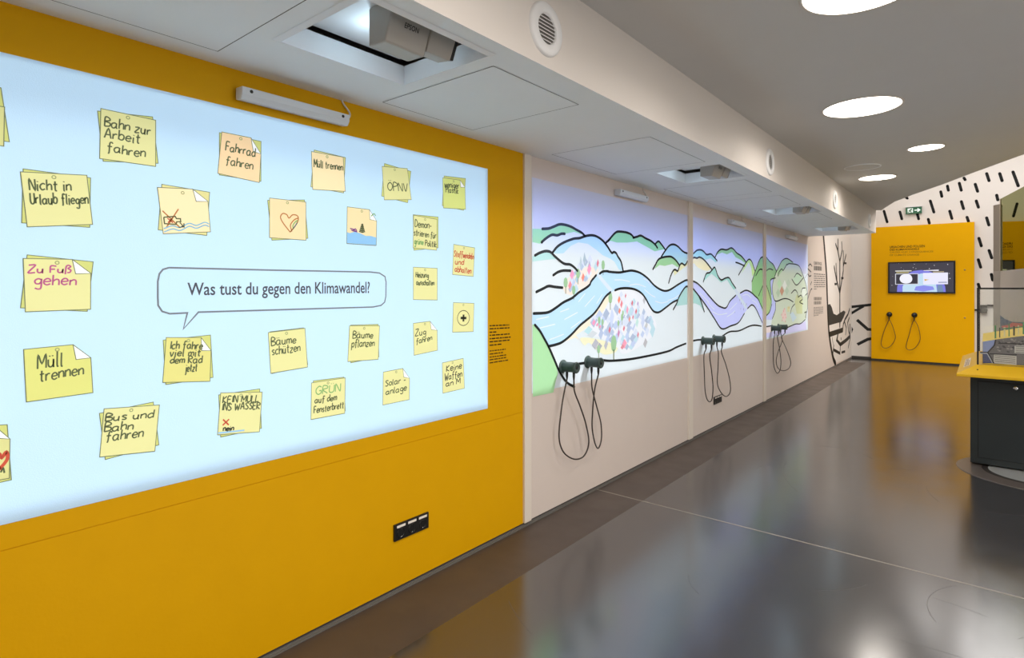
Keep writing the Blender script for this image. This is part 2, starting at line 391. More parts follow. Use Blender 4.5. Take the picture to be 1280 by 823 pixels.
# ------------------------------------------------------------------ hatches and projector openings in the soffit
HL = ['flush grey hatch in the soffit cut off by the left top of the photo', 'flush hatch in the soffit over the right end of the yellow wall',
      'flush hatch in the soffit just before the second projector opening', 'flush hatch in the soffit just past the second projector opening', 'flush hatch in the soffit before the third projector opening', 'flush hatch in the soffit past the third projector opening']
for (a, b), lab in zip([(-.2, .925), (1.655, 2.25), (2.98, 3.80), (4.62, 5.35), (5.60, 6.36), (7.12, 7.9)], HL):
    t = thing('soffit_hatch', (.46, (a + b) / 2, SZ), lab, 'hatch', 'flush hatches in the soffit')
    mb = MB(); mb.ribbon([(.1268, a, SZ - .0016), (.1268, b, SZ - .0016), (.7982, b, SZ - .0016), (.7982, a, SZ - .0016), (.1268, a, SZ - .0016)], .0032, (0, 0, 1), 0, False); mb.build('gap', GAP, t)
    mb = MB(); mb.box((.1275, a, SZ - .0014), (.7975, b, SZ - .0003)); mb.build('panel', SOFFIT, t)

RL = ['large square projector opening in the soffit above the sticky note picture', 'square projector opening in the soffit above the nearest landscape picture', 'square projector opening in the soffit above the middle landscape picture', 'square projector opening at the far end of the soffit']
PL = ['white projector with brand lettering hanging in the nearest soffit opening', 'white projector hanging in the second nearest soffit opening', 'white projector in the third soffit opening', 'white projector in the farthest soffit opening']
for (yc, _, _), rl, pl in zip(BAYS, RL, PL):
    t = thing('projector_opening', ((HX0 + HX1) / 2, yc, SZ), rl, 'projector opening', 'projector openings in the soffit')
    mb = MB(); a, b = yc - HW, yc + HW
    o = .022
    for (p, q, r, s_) in (((HX0, a), (HX1, a), (HX1 + o, a - o), (HX0 - o, a - o)), ((HX1, a), (HX1, b), (HX1 + o, b + o), (HX1 + o, a - o)), ((HX1, b), (HX0, b), (HX0 - o, b + o), (HX1 + o, b + o)), ((HX0, b), (HX0, a), (HX0 - o, a - o), (HX0 - o, b + o))):
        mb.quad((*p, SZ - .008), (*q, SZ - .008), (r[0], r[1], SZ - .001), (s_[0], s_[1], SZ - .001))
        mb.quad((*p, SZ - .008), (*q, SZ - .008), (*q, SZ + .07), (*p, SZ + .07))
    mb.build('frame', PLASTIC2, t)
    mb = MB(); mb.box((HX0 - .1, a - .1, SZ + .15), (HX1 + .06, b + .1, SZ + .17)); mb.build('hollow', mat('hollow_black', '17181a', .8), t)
    mb = MB(); mb.box((HX0 + .006, a + .0, SZ + .088), (HX1, b - .03, SZ + .098)); mb.build('back_plate', PLASTIC2, t)
    # the projector: body slants out of the opening, with a lens housing on its far side
    pj = thing('projector', (.73, yc, SZ), pl, 'projector', 'ultra short throw projectors')
    y0_, y1_ = yc - .105, yc + .065
    mb = MB(); mb.prism([(.655, y0_, SZ - .042), (.742, y0_, SZ - .047), (.795, y0_, SZ + .087), (.655, y0_, SZ + .087)], (0, y1_ - y0_, 0)); mb.build('body', GREYPL, pj, bevel=.006)
    mb = MB(); mb.prism([(.69, y1_, SZ - .02), (.752, y1_, SZ - .028), (.788, y1_, SZ + .05), (.69, y1_, SZ + .05)], (0, .115, 0)); mb.build('lens_housing', GREYPL, pj, bevel=.005)
    mb = MB(); mb.prism([(.70, y1_ + .115, SZ - .010), (.75, y1_ + .115, SZ - .022), (.776, y1_ + .115, SZ + .04), (.72, y1_ + .115, SZ + .04)], (0, .018, 0)); mb.build('lens', BLACK, pj, bevel=.003)
    mb = MB(); n = Vector((.134, 0, -.053)).normalized(); fx = lambda zz: .742 + (zz + .047) / .134 * .053
    yl = y0_ + .06
    P = lambda y, zz: Vector((fx(zz), y, SZ + zz)) + n * .0015
    text_mesh('EPSON', mb, quadmap(P(yl, .028), P(yl + .060, .028), P(yl + .060, .012), P(yl, .012)), 0, 1.0, .012); mb.build('lettering', BLACK, pj)
    l = bpy.data.lights.new('projector_glow', 'POINT'); l.energy = .45; l.color = (.62, .84, 1); l.shadow_soft_size = .03
    lo = bpy.data.objects.new('projector_glow', l); COL.objects.link(lo); lo.location = (.575, yc - .03, SZ + .022)

# ------------------------------------------------------------------ bar fixtures above each picture
BL = ['long white bar fixture with a cable above the sticky note picture', 'white bar fixture with a cable above the nearest landscape picture', 'white bar fixture above the middle landscape picture', 'white bar fixture above the farthest landscape picture']
for (yc, lab) in zip([1.285, 4.23, 6.78, 9.2], BL):
    h = .24; t = thing('bar_fixture', (0, yc, 2.225), lab, 'bar fixture', 'bar fixtures above the pictures')
    mb = MB(); mb.prism([(0.004, yc - h, 2.232), (.048, yc - h, 2.226), (.062, yc - h, 2.245), (.062, yc - h, 2.274), (.004, yc - h, 2.278)], (0, 2 * h, 0)); mb.build('housing', mat('fixture_white', 'dde2e6', .35), t, bevel=.004)
    for s_ in (-1, 1):
        mb = MB(); mb.lathe((.062, yc + s_ * (h - .035), 2.260), (1, 0, 0), [(.0065, -.001), (.0065, .0015), (.0, .002)], n=16); mb.build('eyelet', BLACK, t)
    mb = MB(); mb.box((0, yc - .04, 2.236), (.008, yc + .04, 2.27)); mb.build('bracket', PLASTIC2, t)
    mb = MB(); mb.tube(catmull([(.03, yc + h - .005, 2.262), (.03, yc + h + .018, 2.272), (.018, yc + h + .028, 2.30), (.008, yc + h + .004, 2.335), (.006, yc + h - .004, 2.353)], 6), .0042, n=8); mb.build('cable', mat('white_cable', 'd8d4ce', .5), t)

# ------------------------------------------------------------------ handwriting: one-stroke letters on a small grid
GL = {
 'a': "3,3.4 2,4 .5,3.4 0,1.8 .8,.2 2,.4 3,1.8;3,4 3,.8 3.7,.1", 'b': "0,7 0,0;0,2.5 1.2,4 2.6,3.4 2.9,1.8 2.2,.2 1,0 0,.9", 'c': "2.8,3.4 1.8,4 .4,3.1 0,1.6 1,0 2.8,.6",
 'd': "2.9,7 2.9,0;2.9,3 1.8,4 .4,3 0,1.5 1,0 2.9,1.2", 'e': "0,2 2.8,2.3 2.4,3.7 1.3,4 .2,2.8 .2,1 1.4,0 2.9,.7", 'f': "2.9,6.2 2.1,7 1.2,6 1.2,0 .7,-1.2;0,4 2.6,4",
 'g': "2.9,3.4 1.5,4 .2,2.7 .6,.8 2,.6 2.9,2;2.9,4 2.9,-2 1.8,-3 .3,-2.3", 'h': "0,7 0,0;0,2.6 1.5,4 2.6,3.2 2.7,0", 'i': ".4,4 .4,.2 .9,0;.4,5.4 .6,5.9", 'j': "1,4 1,-2 0,-3;1,5.4 1.2,5.9",
 'k': "0,7 0,0;2.5,4 0,1.8 2.7,0", 'l': ".3,7 .3,.5 1,0", 'm': "0,4 0,0;0,3 1.1,4 1.9,3.2 1.9,0;1.9,3 3,4 3.8,3.2 3.8,0", 'n': "0,4 0,0;0,2.8 1.5,4 2.6,3.2 2.7,0",
 'o': "1.4,4 .2,3 .2,1 1.4,0 2.6,1 2.6,3 1.4,4", 'p': "0,4 0,-3;0,3 1.5,4 2.7,3 2.7,1.2 1.5,0 0,.8", 'r': "0,4 0,0;0,2.6 1.1,3.9 2.2,3.8", 's': "2.5,3.6 1.2,4 .3,3 2.2,1.4 1.8,.2 .2,.3",
 't': "1.1,6.4 1.1,.6 2.1,0;0,4.2 2.4,4.4", 'u': "0,4 .1,1 1.2,0 2.4,1.2 2.5,4 2.5,.3 3,0", 'v': "0,4 1.3,0 2.6,4", 'w': "0,4 1,0 2,3 3,0 4,4", 'z': "0,4 2.6,4 0,0 2.8,0",
 'A': "0,0 1.8,7 3.6,0;.7,2.6 3,2.6", 'B': "0,0 0,7 2.4,6.6 2.7,5 0,3.8 2.9,3 2.9,.8 0,0", 'D': "0,0 0,7 2.2,6 3.2,3.5 2.2,.8 0,0", 'E': "2.6,7 0,7 0,0 2.7,0;0,3.7 2.2,3.7", 'F': "0,0 0,7 2.8,7;0,3.8 2.3,3.8",
 'G': "3.2,6 1.8,7 .2,5 .2,2 1.6,0 3.2,1 3.2,3 2,3", 'H': "0,7 0,0;3,7 3,0;0,3.6 3,3.6", 'I': ".4,7 .4,0", 'K': "0,7 0,0;2.8,7 0,3.2 3,0", 'L': "0,7 0,0 2.6,0", 'M': "0,0 .2,7 2,2.5 3.8,7 4,0",
 'N': "0,0 0,7 3,0 3,7", 'P': "0,0 0,7 2.6,6.4 2.8,4.5 0,3.5", 'R': "0,0 0,7 2.6,6.4 2.7,4.6 0,3.6 3,0", 'S': "2.9,6.2 1.5,7 .2,5.6 2.8,2 1.6,0 0,.8", 'U': "0,7 .1,1.5 1.5,0 3,1.5 3,7", 'V': "0,7 1.6,0 3.2,7",
 'W': "0,7 1,0 2.2,4.5 3.4,0 4.6,7", 'Z': "0,7 3.2,7 0,0 3.4,0", 'O': "1.7,7 .1,5 .1,2 1.7,0 3.3,2 3.3,5 1.7,7", '-': "0,2.6 2,2.6", '+': "0,3 4,3;2,5 2,1", 'ß': "0,-1.5 .1,5.6 1.3,7 2.4,5.7 1.2,4 2.7,2.4 2.2,.3 .9,.1",
}
for k_, b_ in (('ä', 'a'), ('ö', 'o'), ('ü', 'u')): GL[k_] = GL[b_] + ";.6,5.4 .7,5.9;2,5.4 2.1,5.9"
for k_, b_ in (('Ö', 'O'), ('Ü', 'U')): GL[k_] = GL[b_] + ";.8,8.2 .9,8.7;2.2,8.2 2.3,8.7"
def glyph(ch):
    return [[tuple(map(float, p.split(','))) for p in st.split()] for st in GL[ch].split(';')]
def hand(mb, qm, txt, u0, u1, v, size, wd, nrm, mi=0, slope=0.0, seed=0):
    """writes txt from u0 to u1 on the baseline v; size is the capital height in v"""
    r = random.Random(seed); adv = []; x = 0
    for ch in txt:
        if ch == ' ': adv.append(x); x += 2.4; continue
        adv.append(x); x += max(p[0] for s_ in glyph(ch) for p in s_) + 1.0
    k = (u1 - u0) / max(.1, x - 1.0); ky = size / 7
    for ch, a in zip(txt, adv):
        if ch == ' ': continue
        jy, js = r.uniform(-.35, .35), r.uniform(.92, 1.08)
        for st in glyph(ch):
            pts = []
            for (gx, gy) in st:
                X = a + gx + gy * .06; Y = gy * js + jy
                pts.append(Vector((u0 + X * k, v + slope * X * k + Y * ky, 0)))
            if len(pts) > 2: pts = catmull(pts, 4)
            mb.ribbon([qm(p.x, p.y) for p in pts], wd, nrm, mi, False)

# ------------------------------------------------------------------ the sticky note picture on the yellow wall
NX = (1, 0, 0)
mb = MB(); mb.box((0, .06, .800), (.0014, 2.512, 2.200)); tag(mb.build('projection_screen', SCREENW), 'large bright white picture with sticky notes on the yellow wall', 'projected picture')
DX = .0002
def W(p, k): q = onx(p[0], p[1], 0.0); return Vector((.0014 + DX * k, q.y, q.z))
Yl, Yl2, Pe = 'dedc9c', 'd5d390', 'f8e1b2'
EDGE = '6f7a5c'
NOTES = [
 # front corners TL TR BR BL, back corners, fold (start, end, tip), colour, label, writing rows (text, u0, u1, v, size, colour, slope)
 ([(125.8, 135.8), (194.3, 150.5), (194.3, 208.3), (124.3, 198.3)], [(121.8, 139), (190.5, 146.3), (197.5, 204.3), (128.8, 201.8)], None, Yl, 'sticky note reading Bahn zur Arbeit fahren', [('Bahn zur', .07, .9, .66, .2, 0, .0), ('Arbeit', .07, .7, .44, .19, 0, 0), ('fahren', .12, .8, .16, .2, 0, 0)]),
 ([(25.3, 215), (108.3, 219.3), (115.5, 280.8), (33.8, 283.8)], [(28.8, 211.3), (113, 222.5), (112, 284.3), (27, 278.8)], None, Yl, 'sticky note reading Nicht in Urlaub fliegen', [('Nicht in', .1, .72, .68, .2, 0, 0), ('Urlaub fliegen', .09, .97, .42, .2, 0, 0)]),
 ([(-45, 125), (5.5, 134), (4.5, 183), (-45, 176)], [(-44, 104), (1, 110), (11.5, 177.5), (-42, 170)], None, Yl2, 'sticky note cut off by the left edge near the top of the picture', []),
 ([(196.5, 234.5), (259.5, 240.5), (262.8, 290), (203.8, 292.5)], [(202, 230.5), (261.8, 240.5), (258.3, 294.5), (197.5, 287.5)], [(240.5, 236.5), (259.6, 252), (245, 252)], Pe, 'peach sticky note with a crossed-out bottle over blue waves', ['bottle']),
 ([(276.9, 165.1), (325.6, 174.9), (323.8, 228.4), (271.9, 216.8)], [(274, 166), (326, 177), (325.9, 226.9), (274, 218.9)], [(313.4, 172.5), (325.9, 192.7), (316.4, 189.8)], 'f3d2a4', 'peach sticky note reading Fahrrad fahren', [('Fahrrad', .13, .86, .58, .2, 0, 0), ('fahren', .16, .82, .26, .2, 0, 0)]),
 ([(389, 189.6), (428.6, 196.6), (431.3, 239.4), (390.6, 237)], [(392.4, 187.7), (431.6, 197.2), (429.2, 241.4), (388.3, 233.7)], None, Pe, 'small peach sticky note reading Müll trennen in the top row', [('Müll trennen', .06, .96, .6, .2, 0, 0)]),
 ([(477.3, 208.2), (508.8, 210.9), (513.9, 249.8), (480, 250)], [(480.3, 204.6), (513.3, 214.4), (509.4, 253.6), (476.7, 245.3)], None, Yl, 'sticky note reading ÖPNV', [('ÖPNV', .15, .9, .28, .24, 0, 0)]),
 ([(553.1, 222.4), (580.7, 226.3), (581.6, 261.9), (553.9, 260.1)], [(554.8, 220.1), (581.6, 223.3), (579.2, 263.1), (552.5, 257.2)], [(574.7, 225.4), (580.9, 234.3), (575.6, 234.3)], 'd3dc86', 'sticky note reading weniger Plastik in the top right corner', [('weniger', .07, .72, .7, .2, 0, 0), ('Plastik', .12, .68, .53, .19, 0, 0)]),
 ([(336.6, 247.7), (382, 252.7), (382.3, 300.5), (336.6, 297.3)], [(334.2, 250.6), (380.3, 250.1), (384.7, 298.1), (339.6, 300.5)], None, 'efd7a8', 'peach sticky note with a drawn heart', ['heart']),
 ([(433.7, 258.7), (470.8, 263.4), (469.9, 307.1), (433.1, 304.7)], None, [(461.5, 262.2), (470.5, 276.5), (462, 274.5)], 'eed9a9', 'peach sticky note with a drawn blue sea, a fish and a tree', ['sea']),
 ([(516.8, 269.3), (545.9, 274.4), (545.6, 313), (515.9, 310)], [(516, 268.5), (547.4, 271.4), (547.4, 310), (517, 313)], None, Yl, 'sticky note reading Demonstrieren für grüne Politik', [('Demon-', .06, .75, .66, .22, 0, 0), ('strieren für', .02, .97, .38, .2, 0, 0), ('grüne', .05, .42, .12, .18, 1, 0), ('Politik', .5, .98, .1, .18, 0, 0)]),
 ([(566.7, 305.6), (593.1, 310), (591.3, 345.9), (565.3, 343.4)], None, None, Yl, 'sticky note with red writing Stoffwindeln und abhalten', [('Stoffwindeln', .04, .97, .6, .2, 2, 0), ('und', .1, .5, .36, .18, 2, 0), ('abhalten', .1, .88, .1, .19, 2, 0)]),
 ([(516.3, 334.1), (546.3, 335.6), (546.3, 375.3), (516.3, 374.7)], None, None, Yl, 'sticky note reading Heizung ausschalten', [('Heizung', .1, .62, .7, .16, 0, 0), ('ausschalten', .12, .86, .46, .16, 0, 0)]),
 ([(566.3, 378.4), (592.2, 379.4), (591.3, 414.7), (565.3, 415.6)], None, None, Yl, 'sticky note with a plus sign in a circle', ['plus']),
 ([(28.8, 323.3), (113.8, 325), (113, 386.8), (31.5, 390)], [(33.8, 318.8), (116.3, 327.5), (108.8, 389.5), (25.5, 385)], [(90, 324.4), (113.3, 342), (94.3, 342.5)], Yl, 'sticky note with magenta writing Zu Fuß gehen', [('Zu Fuß', .06, .68, .74, .14, 3, 0), ('gehen', .14, .76, .5, .2, 3, 0)]),
 ([(29.4, 437), (113.2, 428.5), (115.9, 491), (32.8, 502.7)], None, [(91, 431), (113.3, 447.4), (94.8, 449.6)], 'd6d77f', 'large sticky note reading Müll trennen at the left', [('Müll', .18, .55, .6, .27, 0, 0.04), ('trennen', .2, .86, .36, .22, 0, 0.04)]),
 ([(207.5, 422.1), (264, 422.3), (262.2, 476.8), (203.1, 478.3)], [(203.7, 425.3), (262.8, 419), (266, 472), (206.9, 480.9)], [(251.1, 422.2), (263.5, 438.5), (251.7, 438.5)], 'd9d482', 'sticky note reading Ich fahre viel mit dem Rad jetzt', [('Ich fahre', .1, .8, .74, .18, 0, 0), ('viel mit', .1, .76, .58, .16, 0, 0), ('dem Rad', .12, .8, .42, .16, 0, 0), ('jetzt', .45, .7, .24, .16, 0, 0)]),
 ([(129.8, 511.2), (199, 506.4), (193.3, 564.2), (124.4, 571.5)], [(124.1, 516.9), (191.4, 502.7), (198.4, 556.3), (131.4, 574.7)], None, Yl, 'sticky note reading Bus und Bahn fahren', [('Bus und', .04, .9, .74, .16, 0, 0), ('Bahn', .04, .54, .52, .18, 0, 0), ('fahren', .08, .74, .32, .2, 0, 0.02)]),
 ([(-35, 537), (12.8, 534), (11.5, 598), (-35, 606)], [(-40, 534), (8.8, 531), (14, 600), (-30, 610)], [(-4, 535), (12.3, 549), (-2, 548)], Yl2, 'sticky note with a red heart cut off by the lower left edge', ['redheart']),
 ([(275.6, 491.3), (327.5, 490.3), (324, 540), (271.6, 543.8)], [(273.1, 493.8), (324.4, 486.3), (326.6, 535.6), (275.6, 546.6)], None, Yl, 'sticky note reading Kein Müll ins Wasser with a red cross', [('KEIN MÜLL', .06, .92, .76, .16, 0, 0), ('INS WASSER', .06, .96, .58, .16, 0, 0.0), 'cross']),
 ([(335, 415.9), (380.9, 410.6), (384.1, 459.1), (338.1, 466.9)], [(337, 415), (379, 410), (384.4, 456), (339.7, 467.2)], None, Yl, 'sticky note reading Bäume schützen', [('Bäume', .06, .72, .66, .2, 0, 0), ('schützen', .06, .82, .44, .2, 0, 0)]),
 ([(436.6, 407.5), (474.1, 407.5), (472.5, 449.4), (434.4, 452.2)], [(438.1, 406.6), (472.5, 405.6), (473.4, 446.6), (438.1, 453.8)], None, Yl, 'sticky note reading Bäume pflanzen', [('Bäume', .12, .78, .64, .2, 0, 0), ('pflanzen', .1, .84, .4, .2, 0, 0)]),
 ([(516.3, 404.4), (545.9, 400.6), (546.6, 438.1), (517.2, 444.4)], None, [(537.2, 401.8), (546.1, 413.1), (538.8, 412.2)], Yl, 'sticky note reading Zug fahren', [('Zug', .07, .5, .6, .2, 0, 0), ('fahren', .1, .76, .34, .18, 0, 0.06)]),
 ([(389, 478.8), (431.3, 472.5), (430.6, 516.9), (388.4, 524.7)], [(391.3, 476.3), (429.7, 471.6), (431.3, 514), (390, 524)], None, Yl, 'sticky note reading Grün auf dem Fensterbrett', [('GRÜN', .12, .84, .66, .22, 1, 0), ('auf dem', .1, .74, .42, .17, 0, 0), ('Fensterbrett', .08, .96, .16, .18, 0, 0)]),
 ([(478.8, 465.3), (511.6, 459.1), (511.3, 499.7), (478.1, 506.6)], None, [(503.1, 460.7), (511.6, 473.1), (504.4, 471.6)], Yl, 'sticky note reading Solaranlage', [('Solar -', .08, .84, .56, .18, 0, 0), ('anlage', .1, .88, .3, .18, 0, 0)]),
 ([(552.5, 453.8), (578.8, 448.1), (580.3, 485.6), (553.1, 491.9)], None, None, Yl, 'sticky note reading Keine Waffen in the lower right corner', [('Keine', .18, .9, .68, .2, 4, 0), ('Waffen', .1, .9, .4, .22, 4, 0), ('an M', .14, .8, .2, .18, 4, 0)]),
]
INK = [flat('5a6444'), flat('7fae6b'), flat('c4523c'), flat('b8598a'), flat('3c4032'), flat('7fb6d0'), flat('8cbfe8'), flat('b7743e'), flat('7a3a86'), flat('2f4a2c')]
for front, back, fold, colr, lab, rows in NOTES:
    c = sum((W(p, 0) for p in front), Vector()) / 4; c.x = .0014
    t = thing('sticky_note', c, lab, 'sticky note', 'sticky notes of the white picture')
    ink = flat(EDGE); dist = max(.6, (c - CAM).length)
    ow = .0024
    if back:
        P = [W(p, 1) for p in back]; mb = MB(); mb.prism(P, (DX, 0, 0), 0); mb.ribbon([p + Vector((DX * 1.3, 0, 0)) for p in P + [P[0]]], ow, NX, 1); mb.build('under_sheet', [flat('ccd07c' if colr != Pe else 'dcd592'), ink], t)
    P = [W(p, 2.4) for p in front]
    if fold: P = [P[0], W(fold[0], 2.4), W(fold[1], 2.4), P[2], P[3]]
    mb = MB(); mb.prism(P, (DX, 0, 0), 0); mb.ribbon([p + Vector((DX * 1.4, 0, 0)) for p in P + [P[0]]], ow, NX, 1); mb.build('sheet', [flat(colr), ink], t)
    if fold:
        P2 = [W(q, 4.2) for q in fold]; mb = MB(); mb.poly(P2, 0); mb.ribbon([p + Vector((DX * .6, 0, 0)) for p in P2 + [P2[0]]], ow, NX, 1); mb.build('folded_corner', [flat('f2f4f6'), ink], t)
    qm = quadmap(*[W(p, 4.4) for p in front])
    hgt = (W(front[0], 0) - W(front[3], 0)).length
    pc = qm(.48, .93); mb = MB(); mb.ribbon([pc + Vector((0, cos(a * pi / 6), sin(a * pi / 6))) * hgt * .03 for a in range(13)], .0028, NX, 0, False); mb.build('pin', flat('98a06c'), t)
    if rows:
        mb = MB(); wd = .0036 + .0010 * (dist - 1.5)
        for k, r in enumerate(rows):
            if isinstance(r, tuple): hand(mb, qm, r[0], r[1], r[2], r[3], r[4], wd, NX, r[5], r[6], seed=k + len(lab))
            else:
                L = lambda pts, ci, sm=True, wdd=wd: mb.ribbon(catmull([qm(*p) for p in pts], 6) if sm else [qm(*p) for p in pts], wdd, NX, ci, False)
                if r == 'bottle':
                    L([(.05, .36), (.28, .38), (.3, .33), (.38, .33), (.38, .26), (.3, .26), (.28, .2), (.05, .22), (.05, .36)], 0, False); L([(.04, .5), (.36, .12)], 7, False); L([(.36, .55), (.08, .14)], 7, False)
                    L([(.12, .34), (.22, .24)], 2, False); L([(.22, .34), (.12, .24)], 2, False); L([(.36, .24), (.44, .14), (.44, .22)], 0, False); L([(.44, .14), (.38, .15)], 0, False)
                    for vv in (.17, .1): L([(.02, vv - .06), (.2, vv + .0), (.35, vv - .04), (.55, vv + .05), (.7, vv), (.88, vv + .07), (.98, vv + .03)], 5)
                elif r == 'heart':
                    L([(.55, .18), (.36, .4), (.29, .54), (.35, .64), (.46, .62), (.52, .54), (.62, .63), (.75, .62), (.78, .52), (.7, .36), (.55, .18)], 7, True)
                    L([(.6, .2), (.56, .36), (.66, .5), (.77, .56)], 7); L([(.64, .26), (.63, .36), (.7, .46), (.77, .5)], 1); L([(.66, .3), (.75, .44)], 5)
                elif r == 'sea':
                    mb.poly([qm(*p) + Vector((.0002, 0, 0)) for p in [(.005, .01), (.99, .01), (.99, .23), (.8, .26), (.62, .25), (.45, .31), (.25, .34), (.1, .29), (.005, .31)]], 6)
                    for q in range(7): L([(.52, .34 + q * .035), (.4 + q * .012, .36 + q * .035)], 9, False); L([(.5, .34 + q * .035), (.6 - q * .012, .37 + q * .035)], 9, False)
                    L([(.1, .42), (.22, .40), (.32, .34), (.28, .42), (.18, .36)], 8); L([(.14, .38), (.34, .32)], 8, False); L([(.8, .82), (.9, .9), (.96, .84)], 1)
                elif r == 'plus':
                    L([(.5 + .29 * cos(a * pi / 10), .48 + .26 * sin(a * pi / 10)) for a in range(21)], 4, False, .004); L([(.36, .48), (.64, .48)], 4, False, .014); L([(.5, .36), (.5, .6)], 4, False, .014)
                elif r == 'redheart':
                    L([(.72, .2), (.64, .36), (.7, .5), (.78, .42), (.9, .52), (.93, .38), (.72, .2)], 2, True, .009); L([(.76, .14), (.82, .22), (.86, .12)], 0)
                elif r == 'cross':
                    L([(.1, .36), (.24, .22)], 2, False, .0055); L([(.24, .36), (.1, .22)], 2, False, .0055)
                    mb.poly([qm(.01, .02), qm(.62, .05), qm(.62, .085), qm(.01, .06)], 6); hand(mb, qm, 'nein', .12, .36, .08, .13, wd, NX, 4)
        mb.build('writing', INK, t)

# speech bubble with the question
t = thing('speech_bubble', W((340, 365), 0), 'large outlined speech bubble asking Was tust du gegen den Klimawandel', 'speech bubble')
rim = [(211, 334.8), (340, 337.9), (462, 340.2), (474, 341.5), (481, 346), (482.3, 353), (482, 371), (480.5, 378), (476, 382), (466, 384), (340, 387.7), (247.8, 390.4), (229, 411.5), (234, 391.3), (212, 392.4), (202.5, 389.5), (197.5, 382), (197, 372), (197, 352), (199, 342.5), (203.5, 337), (211, 334.8)]
mb = MB(); mb.ribbon([W(p, 1) for p in rim], .0062, NX, 0, False); mb.build('outline', flat('707782'), t)
mb = MB(); text_mesh('Was tust du gegen den Klimawandel?', mb, quadmap(W((234, 353.3), 1), W((462, 352.2), 1), W((462, 371), 1), W((234, 374.6), 1)), 0, 1, .012); mb.build('lettering', flat('4a4c56'), t)

# small printed text on the yellow wall
t = thing('wall_text', onx(625, 450), 'small black printed text on the yellow wall right of the white picture', 'wall text')
qm = quadmap(onx(612, 406, .001), onx(637, 405, .001), onx(637, 450, .001), onx(612, 454, .001))
mb = MB(); text_rows(mb, qm, [(.97, 0, .98), (.89, 0, 1), (.80, 0, .34), (.72, 0, 1), (.63, 0, 1.06), (.55, 0, 1.02), (.46, 0, .58)], .0072, NX, 0, 3); mb.build('german_text', flat('3a2a08'), t)
mb = MB(); text_rows(mb, qm, [(.31, 0, .8), (.23, 0, .66), (.15, 0, .82), (.08, 0, .82), (.0, 0, .92)], .0066, NX, 0, 4); mb.build('english_text', flat('4a3609'), t)

# ------------------------------------------------------------------ triple sockets
def socket(y, z, lab):
    hw, hh = .1125, .041
    t = thing('wall_socket', (0, y, z - hh), lab, 'socket', 'black triple sockets')
    mb = MB(); mb.box((0, y - hw, z - hh), (.011, y + hw, z + hh)); mb.build('frame', BLACK, t, bevel=.002)
    for k in (-1, 0, 1):
        yy = y + k * .071
        mb = MB(); mb.lathe((.0105, yy, z - .008), NX, [(.024, 0), (.024, .002), (.0205, .002), (.019, -.006), (0, -.006)], n=32); o = mb.build('socket_insert', mat('socket_black', '0d0d0d', .25), t)
        mb = MB()
        for s_ in (-1, 1): mb.lathe((.0055, yy, z - .008 + s_ * .0195), NX, [(.0026, 0), (.0026, .006), (0, .0064)], n=10)
        mb.build('contact', CHROME, o)
        mb = MB(); mb.box((.0112, yy - .027, z + .0215), (.0122, yy + .027, z + .033)); mb.build('label_strip', mat('label_white', 'efe6dc', .5), t)
p = onx(513.5, 658); socket(p.y, p.z, 'black triple socket low on the yellow wall')
p = onx(896.5, 499.5); socket(p.y, p.z, 'black triple socket on the beige wall below hanging cable loops')

# ------------------------------------------------------------------ landscape pictures
def cc(ox, oy, s_, pts): return [(ox + x / s_, oy + y / s_) for x, y in pts]
P1 = lambda *p: cc(660, 270, 7.482, p)
P2 = lambda *p: cc(760, 270, 7.482, p)
P3 = lambda *p: cc(660, 350, 7.482, p)
P4 = lambda *p: cc(760, 350, 7.482, p)
P8 = lambda *p: cc(700, 350, 8.231, p)
C6 = lambda *p: cc(640, 340, 4.571, p)
Q5 = lambda *p: cc(860, 300, 8.23, p)
Q6 = lambda *p: cc(930, 300, 8.23, p)
Q7 = lambda *p: cc(860, 350, 7.482, p)
LX = .0012
def A(p, k): q = onx(p[0], p[1], 0.0); return Vector((LX + .00004 * k, q.y, q.z))
def clip(pts, y0, y1):
    return [Vector((p.x, min(max(p.y, y0), y1), p.z)) for p in pts]
class Land:
    def __init__(s, y0, y1, z0, z1, lab):
        s.y0, s.y1 = y0, y1; s.k = 1
        s.t = thing('landscape_picture', (0, (y0 + y1) / 2, z0), lab, 'projected picture', 'projected landscape pictures')
        mb = MB(); mb.quad((LX, y0, z0), (LX, y1, z0), (LX, y1, z1), (LX, y0, z1)); mb.build('snow_ground', flat('dbe5ec'), s.t)
        s.lines = MB()
    def fill(s, name, pts, colr, sm=False):
        P = [Vector((p.x, p.y, min(p.z, 2.215))) for p in clip([A(p, s.k) for p in pts], s.y0, s.y1)]; s.k += 1
        if sm: P = catmull(P, 4, True); P = clip(P, s.y0, s.y1)
        mb = MB(); mb.poly(P); return mb.build(name, flat(colr), s.t)
    def line(s, pts, wd=.017):
        P = catmull([A(p, 37) for p in pts], 5); P = [p for p in P if s.y0 - .004 <= p.y <= s.y1 + .004]
        s.lines.ribbon(P, wd, NX)
    def streaks(s, segs):
        mb = MB()
        for g in segs: mb.ribbon(catmull([A(p, 31) for p in g], 4), .008, NX)
        mb.build('water_streaks', flat('e3ebf5'), s.t)
    def done(s): s.lines.build('drawn_lines', flat('14181a'), s.t)
def houses(land, spots):
    for k, (x, y, colr, wv, hv) in enumerate(spots):
        wv *= .72; hv *= .72; c = A((x, y), 32 + .03 * k); mb = MB()
        mb.poly([c + Vector((0, -wv, -hv * .15)), c + Vector((0, -wv * .05, -hv)), c + Vector((0, wv, hv * .15)), c + Vector((0, wv * .05, hv))])
        mb.build('house', flat(colr), land.t)
